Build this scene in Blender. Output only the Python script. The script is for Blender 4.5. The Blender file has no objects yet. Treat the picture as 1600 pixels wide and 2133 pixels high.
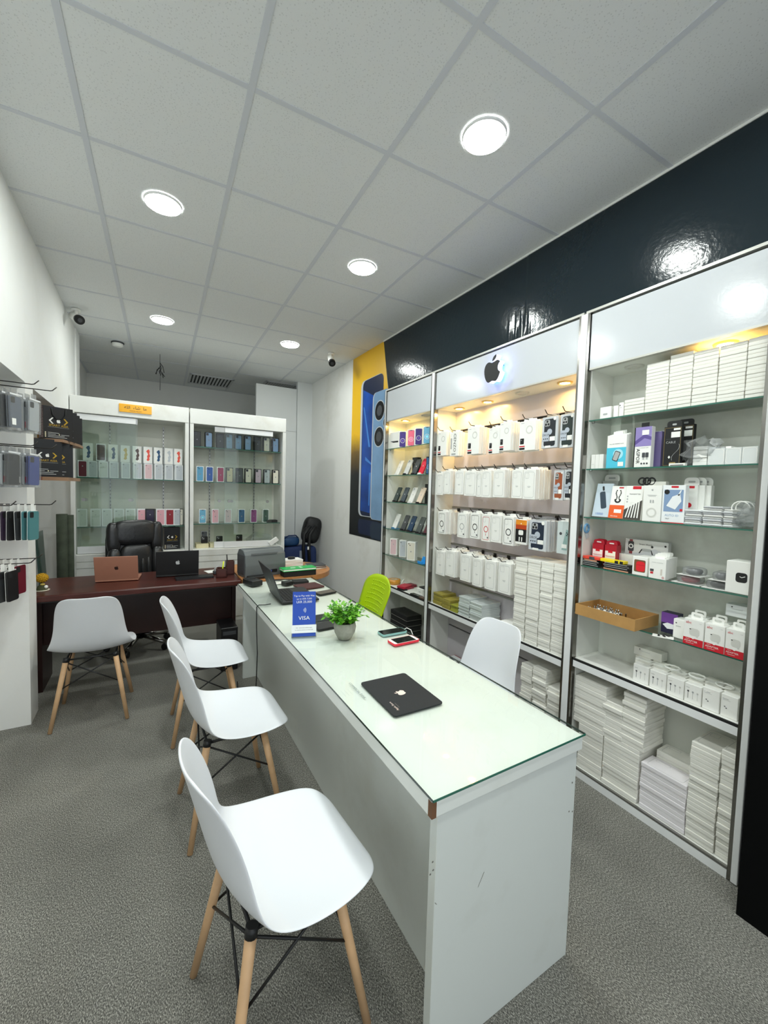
import bpy, bmesh, math, random
from mathutils import Vector, Matrix
random.seed(7)
SC = bpy.context.scene
COL = SC.collection

# ------------------------------------------------------------------ camera, world, exposure
YAW, PITCH, ROLL, FPX = 0.5251, -0.0537, 0.0288, 851.56
CAM = Vector((0.0, 0.0, 1.512))
_f = Vector((math.sin(YAW)*math.cos(PITCH), math.cos(YAW)*math.cos(PITCH), math.sin(PITCH)))
_r = Vector((math.cos(YAW), -math.sin(YAW), 0.0))
_u = _r.cross(_f)
RGT = math.cos(ROLL)*_r + math.sin(ROLL)*_u
UPV = -math.sin(ROLL)*_r + math.cos(ROLL)*_u
FWD = _f
cd = bpy.data.cameras.new('camera')
cd.sensor_fit = 'HORIZONTAL'; cd.sensor_width = 36.0; cd.lens = FPX/1600*36.0
cd.clip_start = 0.02; cd.clip_end = 60
cam = bpy.data.objects.new('camera', cd); COL.objects.link(cam)
cam.matrix_world = Matrix(((RGT.x, UPV.x, -FWD.x, CAM.x), (RGT.y, UPV.y, -FWD.y, CAM.y), (RGT.z, UPV.z, -FWD.z, CAM.z), (0, 0, 0, 1)))
SC.camera = cam
w = bpy.data.worlds.new('world'); SC.world = w; w.use_nodes = True
w.node_tree.nodes['Background'].inputs[0].default_value = (0.86, 0.93, 1.0, 1)
w.node_tree.nodes['Background'].inputs[1].default_value = 0.75
SC.view_settings.view_transform = 'Standard'; SC.view_settings.look = 'None'
SC.view_settings.exposure = 0.74; SC.view_settings.gamma = 1.0; SC.view_settings.use_curve_mapping = False
SC.cycles.max_bounces = 10; SC.cycles.diffuse_bounces = 8; SC.cycles.transparent_max_bounces = 16
SC.cycles.sample_clamp_indirect = 10.0
LED_L, SPOT_L = 90.0, 170.0            # radiance of the ceiling discs and of the cabinet spots

def ray(px, py):
    return RGT*((px-800)/FPX) + UPV*((1066.5-py)/FPX) + FWD
def OX(px, py, X):
    d = ray(px, py); return CAM + d*((X-CAM.x)/d.x)
def OY(px, py, Y):
    d = ray(px, py); return CAM + d*((Y-CAM.y)/d.y)
def OZ(px, py, Z):
    d = ray(px, py); return CAM + d*((Z-CAM.z)/d.z)

# ------------------------------------------------------------------ materials
def lin(c):
    return tuple(((v/255)/12.92 if v/255 <= 0.04045 else ((v/255+0.055)/1.055)**2.4) for v in c)
MATS = {}
def mat(name, rgb, rough=0.5, metal=0.0, var=0.0, scale=8.0, bump=0.0, bscale=60.0, spec=0.5, emit=None, estr=0.0, coat=0.0, alpha=1.0):
    if name in MATS: return MATS[name]
    m = bpy.data.materials.new(name); m.use_nodes = True; MATS[name] = m
    nt = m.node_tree; b = nt.nodes['Principled BSDF']; c = lin(rgb)
    b.inputs['Base Color'].default_value = (*c, 1); b.inputs['Roughness'].default_value = rough
    b.inputs['Metallic'].default_value = metal; b.inputs['Specular IOR Level'].default_value = spec
    b.inputs['Coat Weight'].default_value = coat; b.inputs['Alpha'].default_value = alpha
    m.diffuse_color = (*c, 1)
    if emit:
        b.inputs['Emission Color'].default_value = (*lin(emit), 1); b.inputs['Emission Strength'].default_value = estr
    if var > 0 or bump > 0:
        tc = nt.nodes.new('ShaderNodeTexCoord')
    if var > 0:
        n = nt.nodes.new('ShaderNodeTexNoise'); n.inputs['Scale'].default_value = scale; n.inputs['Detail'].default_value = 5
        nt.links.new(tc.outputs['Object'], n.inputs['Vector'])
        r = nt.nodes.new('ShaderNodeValToRGB'); r.color_ramp.elements[0].position = 0.3; r.color_ramp.elements[1].position = 0.7
        r.color_ramp.elements[0].color = (*[v*(1-var) for v in c], 1); r.color_ramp.elements[1].color = (*[min(1, v*(1+var)) for v in c], 1)
        nt.links.new(n.outputs['Fac'], r.inputs[0]); nt.links.new(r.outputs[0], b.inputs['Base Color'])
    if bump > 0:
        n2 = nt.nodes.new('ShaderNodeTexNoise'); n2.inputs['Scale'].default_value = bscale; n2.inputs['Detail'].default_value = 3
        nt.links.new(tc.outputs['Object'], n2.inputs['Vector'])
        bp = nt.nodes.new('ShaderNodeBump'); bp.inputs['Strength'].default_value = bump; bp.inputs['Distance'].default_value = 0.01
        nt.links.new(n2.outputs['Fac'], bp.inputs['Height']); nt.links.new(bp.outputs[0], b.inputs['Normal'])
    return m
def glass(name, tint, refl=0.10, rough=0.02):
    if name in MATS: return MATS[name]
    m = bpy.data.materials.new(name); m.use_nodes = True; MATS[name] = m
    nt = m.node_tree; nt.nodes.remove(nt.nodes['Principled BSDF']); o = nt.nodes['Material Output']
    t = nt.nodes.new('ShaderNodeBsdfTransparent'); t.inputs[0].default_value = (*lin(tint), 1)
    g = nt.nodes.new('ShaderNodeBsdfGlossy'); g.inputs['Roughness'].default_value = rough
    lw = nt.nodes.new('ShaderNodeLayerWeight'); lw.inputs[0].default_value = 0.25
    mm = nt.nodes.new('ShaderNodeMath'); mm.operation = 'MULTIPLY_ADD'; mm.inputs[1].default_value = 0.7; mm.inputs[2].default_value = refl*0.4
    mx = nt.nodes.new('ShaderNodeMixShader')
    nt.links.new(lw.outputs['Fresnel'], mm.inputs[0]); nt.links.new(mm.outputs[0], mx.inputs[0])
    nt.links.new(t.outputs[0], mx.inputs[1]); nt.links.new(g.outputs[0], mx.inputs[2]); nt.links.new(mx.outputs[0], o.inputs[0])
    m.diffuse_color = (*lin(tint), 0.4)
    return m
def film(name, milky, rough):
    """thin plastic film: mostly see-through, a little milky, glossy"""
    m = glass(name, (248, 249, 250), 0.10, rough); nt = m.node_tree
    mx = [n for n in nt.nodes if n.type == 'MIX_SHADER'][0]; tr = [n for n in nt.nodes if n.type == 'BSDF_TRANSPARENT'][0]
    df = nt.nodes.new('ShaderNodeBsdfDiffuse'); df.inputs[0].default_value = (0.85, 0.87, 0.88, 1)
    tl = nt.nodes.new('ShaderNodeBsdfTranslucent'); tl.inputs[0].default_value = (0.85, 0.87, 0.88, 1)
    a = nt.nodes.new('ShaderNodeMixShader'); a.inputs[0].default_value = 0.4; nt.links.new(df.outputs[0], a.inputs[1]); nt.links.new(tl.outputs[0], a.inputs[2])
    q = nt.nodes.new('ShaderNodeMixShader'); q.inputs[0].default_value = milky
    nt.links.new(tr.outputs[0], q.inputs[1]); nt.links.new(a.outputs[0], q.inputs[2]); nt.links.new(q.outputs[0], mx.inputs[1])
    return m
def stained(name, rgb, dark, rough, scale, lo, hi, bump=0.0, spec=0.5, lowz=None):
    """a painted surface with soiling of its own shape (soft large blotches)"""
    if name in MATS: return MATS[name]
    m = mat(name, rgb, rough, spec=spec); nt = m.node_tree; b = nt.nodes['Principled BSDF']
    tc = nt.nodes.new('ShaderNodeTexCoord')
    n = nt.nodes.new('ShaderNodeTexNoise'); n.inputs['Scale'].default_value = scale; n.inputs['Detail'].default_value = 6; n.inputs['Roughness'].default_value = 0.6
    nt.links.new(tc.outputs['Object'], n.inputs['Vector'])
    r = nt.nodes.new('ShaderNodeMapRange'); r.inputs[1].default_value = lo; r.inputs[2].default_value = hi
    nt.links.new(n.outputs['Fac'], r.inputs[0])
    mx = nt.nodes.new('ShaderNodeMix'); mx.data_type = 'RGBA'
    mx.inputs[6].default_value = (*lin(rgb), 1); mx.inputs[7].default_value = (*lin(dark), 1)
    nt.links.new(r.outputs[0], mx.inputs[0]); nt.links.new(mx.outputs[2], b.inputs['Base Color'])
    if bump:
        n2 = nt.nodes.new('ShaderNodeTexNoise'); n2.inputs['Scale'].default_value = 45; n2.inputs['Detail'].default_value = 4
        nt.links.new(tc.outputs['Object'], n2.inputs['Vector'])
        bp = nt.nodes.new('ShaderNodeBump'); bp.inputs['Strength'].default_value = bump; bp.inputs['Distance'].default_value = 0.01
        nt.links.new(n2.outputs['Fac'], bp.inputs['Height']); nt.links.new(bp.outputs[0], b.inputs['Normal'])
    return m

WALL = stained('wall paint', (235, 236, 234), (222, 222, 216), 0.75, 1.3, 0.5, 0.85, 0.06)
WALLD = stained('scuffed wall paint', (236, 236, 233), (204, 201, 191), 0.7, 1.5, 0.54, 0.88, 0.05)
LAM = mat('white laminate', (238, 240, 241), 0.22, var=0.015, scale=3)
LAMS = stained('worn white laminate', (232, 233, 229), (205, 203, 192), 0.4, 3.0, 0.5, 0.85)
LAMP = mat('cabinet interior', (222, 224, 218), 0.5, var=0.04, scale=3)
SLAT = mat('lilac slat board', (203, 199, 206), 0.25, var=0.03, scale=5)
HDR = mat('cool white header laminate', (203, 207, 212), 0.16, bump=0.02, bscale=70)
CHROME = mat('chrome', (150, 148, 144), 0.2, 1.0)
STEEL = mat('brushed steel', (160, 160, 158), 0.35, 1.0)
ALU = mat('dull aluminium', (196, 196, 190), 0.4, 0.6)
BLACK = mat('black plastic', (22, 23, 25), 0.4)
BLACKM = mat('matt black', (18, 19, 20), 0.7)
BLACKG = mat('gloss black vinyl', (24, 37, 44), 0.14, bump=0.10, bscale=38)
WHITE = mat('white card', (244, 244, 240), 0.45)
WHITEB = mat('white box card', (238, 237, 230), 0.42, var=0.015, scale=9)
WHITEC = mat('cool white card', (240, 243, 245), 0.4)
GREY = mat('grey print', (176, 178, 178), 0.5)
DGREY = mat('dark grey print', (70, 72, 76), 0.45)
RED = mat('red print', (205, 28, 45), 0.4)
SCREEN = mat('dark screen', (14, 16, 18), 0.08)
WOODL = mat('beech wood', (212, 172, 130), 0.5, var=0.10, scale=14)
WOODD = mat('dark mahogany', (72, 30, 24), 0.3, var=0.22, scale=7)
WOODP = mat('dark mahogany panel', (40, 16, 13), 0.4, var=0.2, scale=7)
GLS = glass('shelf glass', (246, 251, 248), 0.15)
GLP = glass('door glass', (241, 247, 243), 0.10)
GEDGE = mat('green glass edge', (52, 108, 92), 0.15)
CLEAR = film('clear film', 0.14, 0.15)

# ------------------------------------------------------------------ mesh builder
_TXT = {}
class MB:
    def __init__(s):
        s.bm = bmesh.new(); s.mats = []
    def mi(s, m):
        if m not in s.mats: s.mats.append(m)
        return s.mats.index(m)
    def box(s, x0, x1, y0, y1, z0, z1, m, bev=0.0, seg=1, mx=None):
        T = Matrix.Translation(((x0+x1)/2, (y0+y1)/2, (z0+z1)/2)) @ Matrix.Diagonal((abs(x1-x0), abs(y1-y0), abs(z1-z0), 1))
        r = bmesh.ops.create_cube(s.bm, size=1.0, matrix=T); vs = r['verts']
        fs = {f for v in vs for f in v.link_faces}
        if bev > 0:
            es = list({e for v in vs for e in v.link_edges})
            rb = bmesh.ops.bevel(s.bm, geom=es, offset=bev, segments=seg, profile=0.5, affect='EDGES')
            fs = {f for f in rb['faces']} | {f for f in fs if f.is_valid}
            fs |= {f for f0 in list(fs) for v in f0.verts for f in v.link_faces}
        i = s.mi(m)
        vv = {v for f in fs for v in f.verts}
        for f in fs: f.material_index = i
        if mx is not None:
            for v in vv: v.co = mx @ v.co
        return fs
    def face(s, pts, m):
        f = s.bm.faces.new([s.bm.verts.new(p) for p in pts]); f.material_index = s.mi(m); return f
    def loop(s, A, B, m, closed=True):
        n = len(A); i = s.mi(m); R = range(n if closed else n-1)
        for k in R:
            f = s.bm.faces.new((A[k], A[(k+1) % n], B[(k+1) % n], B[k])); f.material_index = i; f.smooth = True
    def ringv(s, c, ax, r, n, ref=None):
        ax = Vector(ax).normalized(); c = Vector(c)
        a = ax.orthogonal().normalized() if ref is None else (ref - ax*ref.dot(ax)).normalized()
        b = ax.cross(a)
        return [s.bm.verts.new(c + a*(r*math.cos(2*math.pi*k/n)) + b*(r*math.sin(2*math.pi*k/n))) for k in range(n)]
    def cyl(s, p0, p1, r0, m, r1=None, n=16, caps=True):
        p0 = Vector(p0); p1 = Vector(p1); r1 = r0 if r1 is None else r1
        A = s.ringv(p0, p1-p0, r0, n); B = s.ringv(p1, p1-p0, r1, n)
        s.loop(A, B, m)
        if caps:
            i = s.mi(m); s.bm.faces.new(A[::-1]).material_index = i; s.bm.faces.new(B).material_index = i
    def tube(s, pts, r, m, n=6):
        P = [Vector(p) for p in pts]; prev = None; ref = None
        for k, p in enumerate(P):
            d = (P[min(k+1, len(P)-1)] - P[max(k-1, 0)])
            if ref is None: ref = d.orthogonal()
            R = s.ringv(p, d, r, n, ref)
            ref = (R[0].co - p)
            if prev: s.loop(prev, R, m)
            else: s.bm.faces.new(R[::-1]).material_index = s.mi(m)
            prev = R
        s.bm.faces.new(prev).material_index = s.mi(m)
    def lathe(s, prof, m, c=(0, 0, 0), n=24):
        c = Vector(c); prev = None
        for (r, z) in prof:
            R = s.ringv(c+Vector((0, 0, z)), (0, 0, 1), max(r, 1e-4), n, Vector((1, 0, 0)))
            if prev: s.loop(prev, R, m)
            prev = R
    def ball(s, c, r, m, sc=(1, 1, 1), u=10, v=8):
        T = Matrix.Translation(c) @ Matrix.Diagonal((r*sc[0], r*sc[1], r*sc[2], 1))
        rr = bmesh.ops.create_uvsphere(s.bm, u_segments=u, v_segments=v, radius=1.0, matrix=T); i = s.mi(m)
        for f in {f for q in rr['verts'] for f in q.link_faces}: f.material_index = i; f.smooth = True
    def prism(s, pts, d, m, side=None):
        """pts: 3-D outline, extruded by vector d"""
        d = Vector(d); A = [s.bm.verts.new(Vector(p)) for p in pts]; B = [s.bm.verts.new(Vector(p)+d) for p in pts]
        i = s.mi(m); j = s.mi(side or m)
        s.bm.faces.new(A).material_index = i; s.bm.faces.new(B[::-1]).material_index = i
        for k in range(len(A)):
            s.bm.faces.new((A[k], B[k], B[(k+1) % len(A)], A[(k+1) % len(A)])).material_index = j
    # flat prints on a front face (the plane y = const, seen from -y)
    def rect(s, x0, x1, z0, z1, y, m): return s.face([(x0, y, z0), (x1, y, z0), (x1, y, z1), (x0, y, z1)], m)
    def rrect(s, x0, x1, z0, z1, r, y, m): return s.face([(x, y, z) for x, z in rr2(x0, x1, z0, z1, r)], m)
    def frame(s, x0, x1, z0, z1, r, t, y, m):
        A = [s.bm.verts.new((x, y, z)) for x, z in rr2(x0, x1, z0, z1, r)]
        B = [s.bm.verts.new((x, y, z)) for x, z in rr2(x0+t, x1-t, z0+t, z1-t, max(r-t, r*0.5))]
        s.loop(A, B, m)
    def disc(s, x, z, r, y, m, n=16): return s.face([(x+r*math.cos(2*math.pi*k/n), y, z+r*math.sin(2*math.pi*k/n)) for k in range(n)], m)
    def ring(s, x, z, r0, r1, y, m, n=24):
        A = [s.bm.verts.new((x+r0*math.cos(2*math.pi*k/n), y, z+r0*math.sin(2*math.pi*k/n))) for k in range(n)]
        B = [s.bm.verts.new((x+r1*math.cos(2*math.pi*k/n), y, z+r1*math.sin(2*math.pi*k/n))) for k in range(n)]
        s.loop(A, B, m)
    def emblem(s, x, z, h, y, m, mx=None):
        """bitten-fruit mark, h high, centred"""
        for pts in fruit(h):
            f = s.face([(x+a, y, z+b) for a, b in pts], m)
            if mx is not None:
                for v in f.verts: v.co = mx @ v.co
    def text(s, t, size, m, mx, ext=0.0, align='CENTER'):
        """lettering in the local XY plane of mx (x right, y up)"""
        k = (t, align)
        if k not in _TXT:
            c = bpy.data.curves.new('t', 'FONT'); c.body = t; c.align_x = align; c.align_y = 'CENTER'; c.size = 1.0; c.resolution_u = 2
            o = bpy.data.objects.new('t', c); COL.objects.link(o); dg = bpy.context.evaluated_depsgraph_get(); dg.update()
            me = bpy.data.meshes.new_from_object(o.evaluated_get(dg))
            _TXT[k] = ([v.co.copy() for v in me.vertices], [list(p.vertices) for p in me.polygons])
            bpy.data.objects.remove(o); bpy.data.meshes.remove(me); bpy.data.curves.remove(c)
        V, F = _TXT[k]; i = s.mi(m)
        vs = [s.bm.verts.new(mx @ (v*size)) for v in V]
        for f in F:
            try: s.bm.faces.new([vs[q] for q in f]).material_index = i
            except ValueError: pass
    def ftext(s, t, x, z, size, y, m, rot=0.0, align='CENTER', sx=1.0):
        mx = Matrix.Translation((x, y, z)) @ Matrix.Rotation(math.pi/2, 4, 'X') @ Matrix.Rotation(rot, 4, 'Z') @ Matrix.Diagonal((sx, 1, 1, 1))
        s.text(t, size, m, mx, align=align)
    def ttext(s, t, x, y, size, z, m, rot=0.0, align='CENTER'):
        s.text(t, size, m, Matrix.Translation((x, y, z)) @ Matrix.Rotation(rot, 4, 'Z'), align=align)
    def mesh(s, name, smooth=None):
        me = bpy.data.meshes.new(name); s.bm.normal_update(); s.bm.to_mesh(me); s.bm.free()
        for m in s.mats: me.materials.append(m)
        if smooth is not None:
            for p in me.polygons: p.use_smooth = smooth
        return me
    def build(s, name, parent=None, smooth=None, loc=(0, 0, 0), rz=0.0):
        o = bpy.data.objects.new(name, s.mesh(name, smooth)); COL.objects.link(o)
        o.location = loc; o.rotation_euler = (0, 0, rz)
        if parent: o.parent = parent
        return o
def rr2(x0, x1, z0, z1, r, n=4):
    P = []
    for cx, cz, a in ((x1-r, z1-r, 0), (x0+r, z1-r, 90), (x0+r, z0+r, 180), (x1-r, z0+r, 270)):
        for k in range(n+1):
            t = math.radians(a+90*k/n); P.append((cx+r*math.cos(t), cz+r*math.sin(t)))
    return P
def fruit(h):
    """outlines (body, leaf) of a bitten fruit, height h, centred on the origin"""
    def bez(p):
        out = []
        for a, b, c, d in p:
            for k in range(6):
                t = k/6; q = 1-t
                out.append((q**3*a[0]+3*q*q*t*b[0]+3*q*t*t*c[0]+t**3*d[0], q**3*a[1]+3*q*q*t*b[1]+3*q*t*t*c[1]+t**3*d[1]))
        return out
    body = bez([((0, .27), (.10, .27), (.17, .33), (.27, .32)), ((.27, .32), (.33, .31), (.37, .28), (.40, .23)),
                ((.40, .23), (.24, .13), (.25, -.09), (.43, -.16)), ((.43, -.16), (.38, -.32), (.28, -.48), (.19, -.48)),
                ((.19, -.48), (.12, -.48), (.08, -.44), (.01, -.44)), ((.01, -.44), (-.06, -.44), (-.10, -.48), (-.17, -.48)),
                ((-.17, -.48), (-.29, -.48), (-.43, -.20), (-.43, .02)), ((-.43, .02), (-.43, .20), (-.33, .33), (-.20, .33)),
                ((-.20, .33), (-.12, .33), (-.06, .27), (0, .27))])
    leaf = bez([((.0, .33), (.0, .45), (.09, .54), (.20, .55)), ((.20, .55), (.21, .43), (.11, .33), (.0, .33))])
    return [[(a*h, b*h) for a, b in body], [(a*h, b*h) for a, b in leaf]]

# ------------------------------------------------------------------ things, parts, setting
LABELS = set()
def tag(o, label, cat, group=None, kind=None):
    o['label'] = label; o['category'] = cat
    if group: o['group'] = group
    if kind: o['kind'] = kind
    if label in LABELS: print('DUPLICATE LABEL', label)
    nw = len(label.split())
    if nw < 4 or nw > 16: print('LABEL LENGTH', nw, label)
    LABELS.add(label); return o
def thing(name, label, cat, loc=(0, 0, 0), rz=0.0, group=None):
    o = bpy.data.objects.new(name, None); COL.objects.link(o); o.empty_display_size = 0.05
    o.location = loc; o.rotation_euler = (0, 0, rz); return tag(o, label, cat, group)
def one(mb, name, label, cat, loc=(0, 0, 0), rz=0.0, group=None, smooth=None):
    return tag(mb.build(name, None, smooth, loc, rz), label, cat, group)
def struct(mb, name, smooth=None):
    o = mb.build(name, None, smooth); o['kind'] = 'structure'; return o
def copy_thing(o, label, loc, rz, group=None):
    c = o.copy(); COL.objects.link(c); c.location = loc; c.rotation_euler = (o.rotation_euler.x, o.rotation_euler.y, rz); tag(c, label, o['category'], group)
    for ch in list(o.children):
        d = ch.copy(); COL.objects.link(d); d.parent = c
        for g in list(ch.children):
            e = g.copy(); COL.objects.link(e); e.parent = d
    return c
ORD = ['zeroth', 'first', 'second', 'third', 'fourth', 'fifth', 'sixth', 'seventh', 'eighth', 'ninth', 'tenth', 'eleventh', 'twelfth', 'thirteenth', 'fourteenth', 'fifteenth', 'sixteenth', 'seventeenth', 'eighteenth', 'nineteenth', 'twentieth']
def nth(k):
    if k <= 20: return ORD[k]
    return {2: 'twenty', 3: 'thirty'}[k//10] + '-' + ORD[k % 10] if k % 10 else 'thirtieth'
RW = -math.pi/2      # things on the right wall: their fronts look to -X, local x runs to -Y, local depth to +X

# ================================================================== the room
XL, XW, HC = -0.627, 2.10, 3.035
# floor: short grey loop carpet
def carpet():
    m = mat('grey carpet', (112, 112, 108), 0.95, spec=0.1); nt = m.node_tree; b = nt.nodes['Principled BSDF']
    tc = nt.nodes.new('ShaderNodeTexCoord'); mp = nt.nodes.new('ShaderNodeMapping'); mp.inputs['Scale'].default_value = (1.0, 0.55, 1.0)
    mp.inputs['Rotation'].default_value = (0, 0, 0.9); nt.links.new(tc.outputs['Object'], mp.inputs[0])
    n = nt.nodes.new('ShaderNodeTexNoise'); n.inputs['Scale'].default_value = 320; n.inputs['Detail'].default_value = 4; n.inputs['Roughness'].default_value = 0.75
    nt.links.new(mp.outputs[0], n.inputs['Vector'])
    r = nt.nodes.new('ShaderNodeValToRGB'); e = r.color_ramp.elements
    e[0].position = 0.34; e[0].color = (*lin((52, 53, 52)), 1); e[1].position = 0.66; e[1].color = (*lin((206, 204, 194)), 1)
    q = r.color_ramp.elements.new(0.5); q.color = (*lin((120, 119, 113)), 1)
    nt.links.new(n.outputs['Fac'], r.inputs[0])
    n2 = nt.nodes.new('ShaderNodeTexNoise'); n2.inputs['Scale'].default_value = 1.6; n2.inputs['Detail'].default_value = 4; nt.links.new(tc.outputs['Object'], n2.inputs['Vector'])
    r2 = nt.nodes.new('ShaderNodeMapRange'); r2.inputs[1].default_value = 0.35; r2.inputs[2].default_value = 0.7; r2.inputs[3].default_value = 0.82; r2.inputs[4].default_value = 1.1
    nt.links.new(n2.outputs['Fac'], r2.inputs[0])
    mx = nt.nodes.new('ShaderNodeMix'); mx.data_type = 'RGBA'; mx.blend_type = 'MULTIPLY'; mx.inputs[0].default_value = 1
    cb = nt.nodes.new('ShaderNodeCombineColor')
    for k in range(3): nt.links.new(r2.outputs[0], cb.inputs[k])
    nt.links.new(r.outputs[0], mx.inputs[6]); nt.links.new(cb.outputs[0], mx.inputs[7]); nt.links.new(mx.outputs[2], b.inputs['Base Color'])
    bp = nt.nodes.new('ShaderNodeBump'); bp.inputs['Strength'].default_value = 0.6; bp.inputs['Distance'].default_value = 0.004
    nt.links.new(n.outputs['Fac'], bp.inputs['Height']); nt.links.new(bp.outputs[0], b.inputs['Normal'])
    return m
b = MB(); b.box(-1.4, 2.6, -2.2, 7.4, -0.1, 0, carpet()); struct(b, 'floor')
def tilemat():
    m = mat('mineral ceiling tile', (226, 228, 228), 0.85, spec=0.2); nt = m.node_tree; b = nt.nodes['Principled BSDF']
    tc = nt.nodes.new('ShaderNodeTexCoord')
    v = nt.nodes.new('ShaderNodeTexVoronoi'); v.inputs['Scale'].default_value = 105; nt.links.new(tc.outputs['Object'], v.inputs['Vector'])
    r = nt.nodes.new('ShaderNodeValToRGB'); e = r.color_ramp.elements; e[0].position = 0.0; e[0].color = (*lin((196, 198, 198)), 1); e[1].position = 0.33; e[1].color = (*lin((226, 228, 228)), 1)
    nt.links.new(v.outputs['Distance'], r.inputs[0])
    nt.links.new(r.outputs[0], b.inputs['Base Color'])
    bp = nt.nodes.new('ShaderNodeBump'); bp.inputs['Strength'].default_value = 0.25; bp.inputs['Distance'].default_value = 0.003
    nt.links.new(r.outputs[0], bp.inputs['Height']); nt.links.new(bp.outputs[0], b.inputs['Normal'])
    return m
b = MB(); b.box(-1.4, 2.6, -2.2, 7.4, HC, HC+0.06, tilemat()); struct(b, 'ceiling')
# T-bar grid, 0.6 m module, turned 1.5 degrees from the walls
TB = mat('ceiling grid bar', (206, 209, 215), 0.5); GR = -0.0258; GX, GY = -0.8517, 1.7377
def gp(i, j): return (GX + 0.6*(math.cos(GR)*i - math.sin(GR)*j), GY + 0.6*(math.sin(GR)*i + math.cos(GR)*j))
b = MB()
def bar(p, q, wd, z0):
    p = Vector((*p, 0)); q = Vector((*q, 0)); n = (q-p).normalized().cross(Vector((0, 0, 1)))*(wd/2)
    b.prism([p-n+Vector((0, 0, z0)), p+n+Vector((0, 0, z0)), q+n+Vector((0, 0, z0)), q-n+Vector((0, 0, z0))], (0, 0, HC-z0+0.002), TB)
for i in range(0, 6): bar(gp(i, -6), gp(i, 9), 0.024, HC-0.003)
for j in range(-6, 10): bar(gp(-1, j), gp(5.6, j), 0.021, HC-0.0025)
struct(b, 'trim_1')
# left wall: bulkhead over two alcoves, a pillar between them, then a deeper recess behind the bookcases
b = MB()
b.box(-1.25, XL, -2.2, 5.41, 2.088, HC, WALL); b.box(-1.25, XL, 3.2, 3.39, 0, 2.088, WALLD); b.box(-1.25, -0.95, -2.2, 3.2, 0, 2.088, WALLD)
b.box(-1.25, -0.93, 3.39, 4.95, 0, 2.088, WALLD); b.box(-1.25, XL, 4.95, 5.41, 0, 2.088, WALLD); b.box(-1.25, -0.74, 5.41, 7.15, 0, HC, WALL)
struct(b, 'wall_left')
b = MB(); b.box(XL, XL+0.012, 5.17, 5.40, 2.30, HC-0.002, WALL); struct(b, 'trim_2')
b = MB(); b.box(-1.25, 2.5, 7.15, 7.3, 0, HC, WALL); struct(b, 'wall_back')
PANW = mat('white wall panel', (226, 229, 229), 0.5, var=0.02, scale=2)
b = MB(); b.box(1.30, 1.875, 5.85, 5.90, 0, 2.93, PANW); b.box(1.88, XW, 5.83, 5.9, 0, HC, PANW); b.box(1.302, 1.875, 5.846, 5.85, 2.318, 2.322, GREY); struct(b, 'wall_partition')
b = MB()
b.box(XW, 2.5, 3.5, 7.15, 0, HC, WALLD); b.box(2.24, 2.5, -2.2, 3.5, 0, 2.477, WALL); b.box(XW, 2.5, -2.2, 3.5, 2.477, HC, WALL)
struct(b, 'wall_right')
b = MB(); b.box(XW-0.012, XW, -2.2, 3.72, HC-0.012, HC-0.001, WHITE); struct(b, 'trim_3')

# black glossy vinyl over the bulkhead, one sheet lapped over the other with gathers
b = MB()
def fold(y, z):   # gathered vinyl near the lap, deeper towards the bottom
    t = max(0, 1-abs(y-1.93)/0.13)*max(0, 1-(z-2.48)/0.24)
    return 0.007*t*math.sin(y*92+z*9) + 0.005*t*math.sin(y*211+2-z*14)
ys = [-2.2, -1, 0, 0.8, 1.4, 1.6, 1.7]+[1.72+0.01*k for k in range(40)]+[2.15, 2.3, 2.6, 3.0, 3.3, 3.59]
zs = [2.478+0.5555*k/14 for k in range(15)]
G = [[b.bm.verts.new((XW-0.004-fold(y, z)-(0.003 if y < 1.885 else 0), y+(0.0 if k < len(ys)-1 else (z-2.478)*0.24), z)) for z in zs] for k, y in enumerate(ys)]
for k in range(len(ys)-1): b.loop(G[k], G[k+1], BLACKG, closed=False)
one(b, 'vinyl_fascia', 'glossy black vinyl sheeting along the wall above the white display cabinets', 'wall covering')

# printed poster of two phones on yellow fading to black
def postermat():
    m = mat('yellow to black print', (240, 190, 20), 0.35); nt = m.node_tree; bb = nt.nodes['Principled BSDF']
    tc = nt.nodes.new('ShaderNodeTexCoord'); sp = nt.nodes.new('ShaderNodeSeparateXYZ'); nt.links.new(tc.outputs['Object'], sp.inputs[0])
    n = nt.nodes.new('ShaderNodeTexNoise'); n.inputs['Scale'].default_value = 5; n.inputs['Detail'].default_value = 5; nt.links.new(tc.outputs['Object'], n.inputs['Vector'])
    ad = nt.nodes.new('ShaderNodeMath'); ad.operation = 'MULTIPLY_ADD'; ad.inputs[1].default_value = 0.16; nt.links.new(n.outputs['Fac'], ad.inputs[0]); nt.links.new(sp.outputs[2], ad.inputs[2])
    mr = nt.nodes.new('ShaderNodeMapRange'); mr.inputs[1].default_value = 0.0; mr.inputs[2].default_value = 2.2; nt.links.new(ad.outputs[0], mr.inputs[0])
    r = nt.nodes.new('ShaderNodeValToRGB'); e = r.color_ramp.elements
    e[0].position = 0.36; e[0].color = (*lin((8, 12, 16)), 1); e[1].position = 0.57; e[1].color = (*lin((244, 192, 12)), 1)
    q = e.new(0.47); q.color = (*lin((120, 92, 34)), 1); q = e.new(0.9); q.color = (*lin((236, 186, 34)), 1)
    nt.links.new(mr.outputs[0], r.inputs[0]); nt.links.new(r.outputs[0], bb.inputs['Base Color'])
    return m
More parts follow.
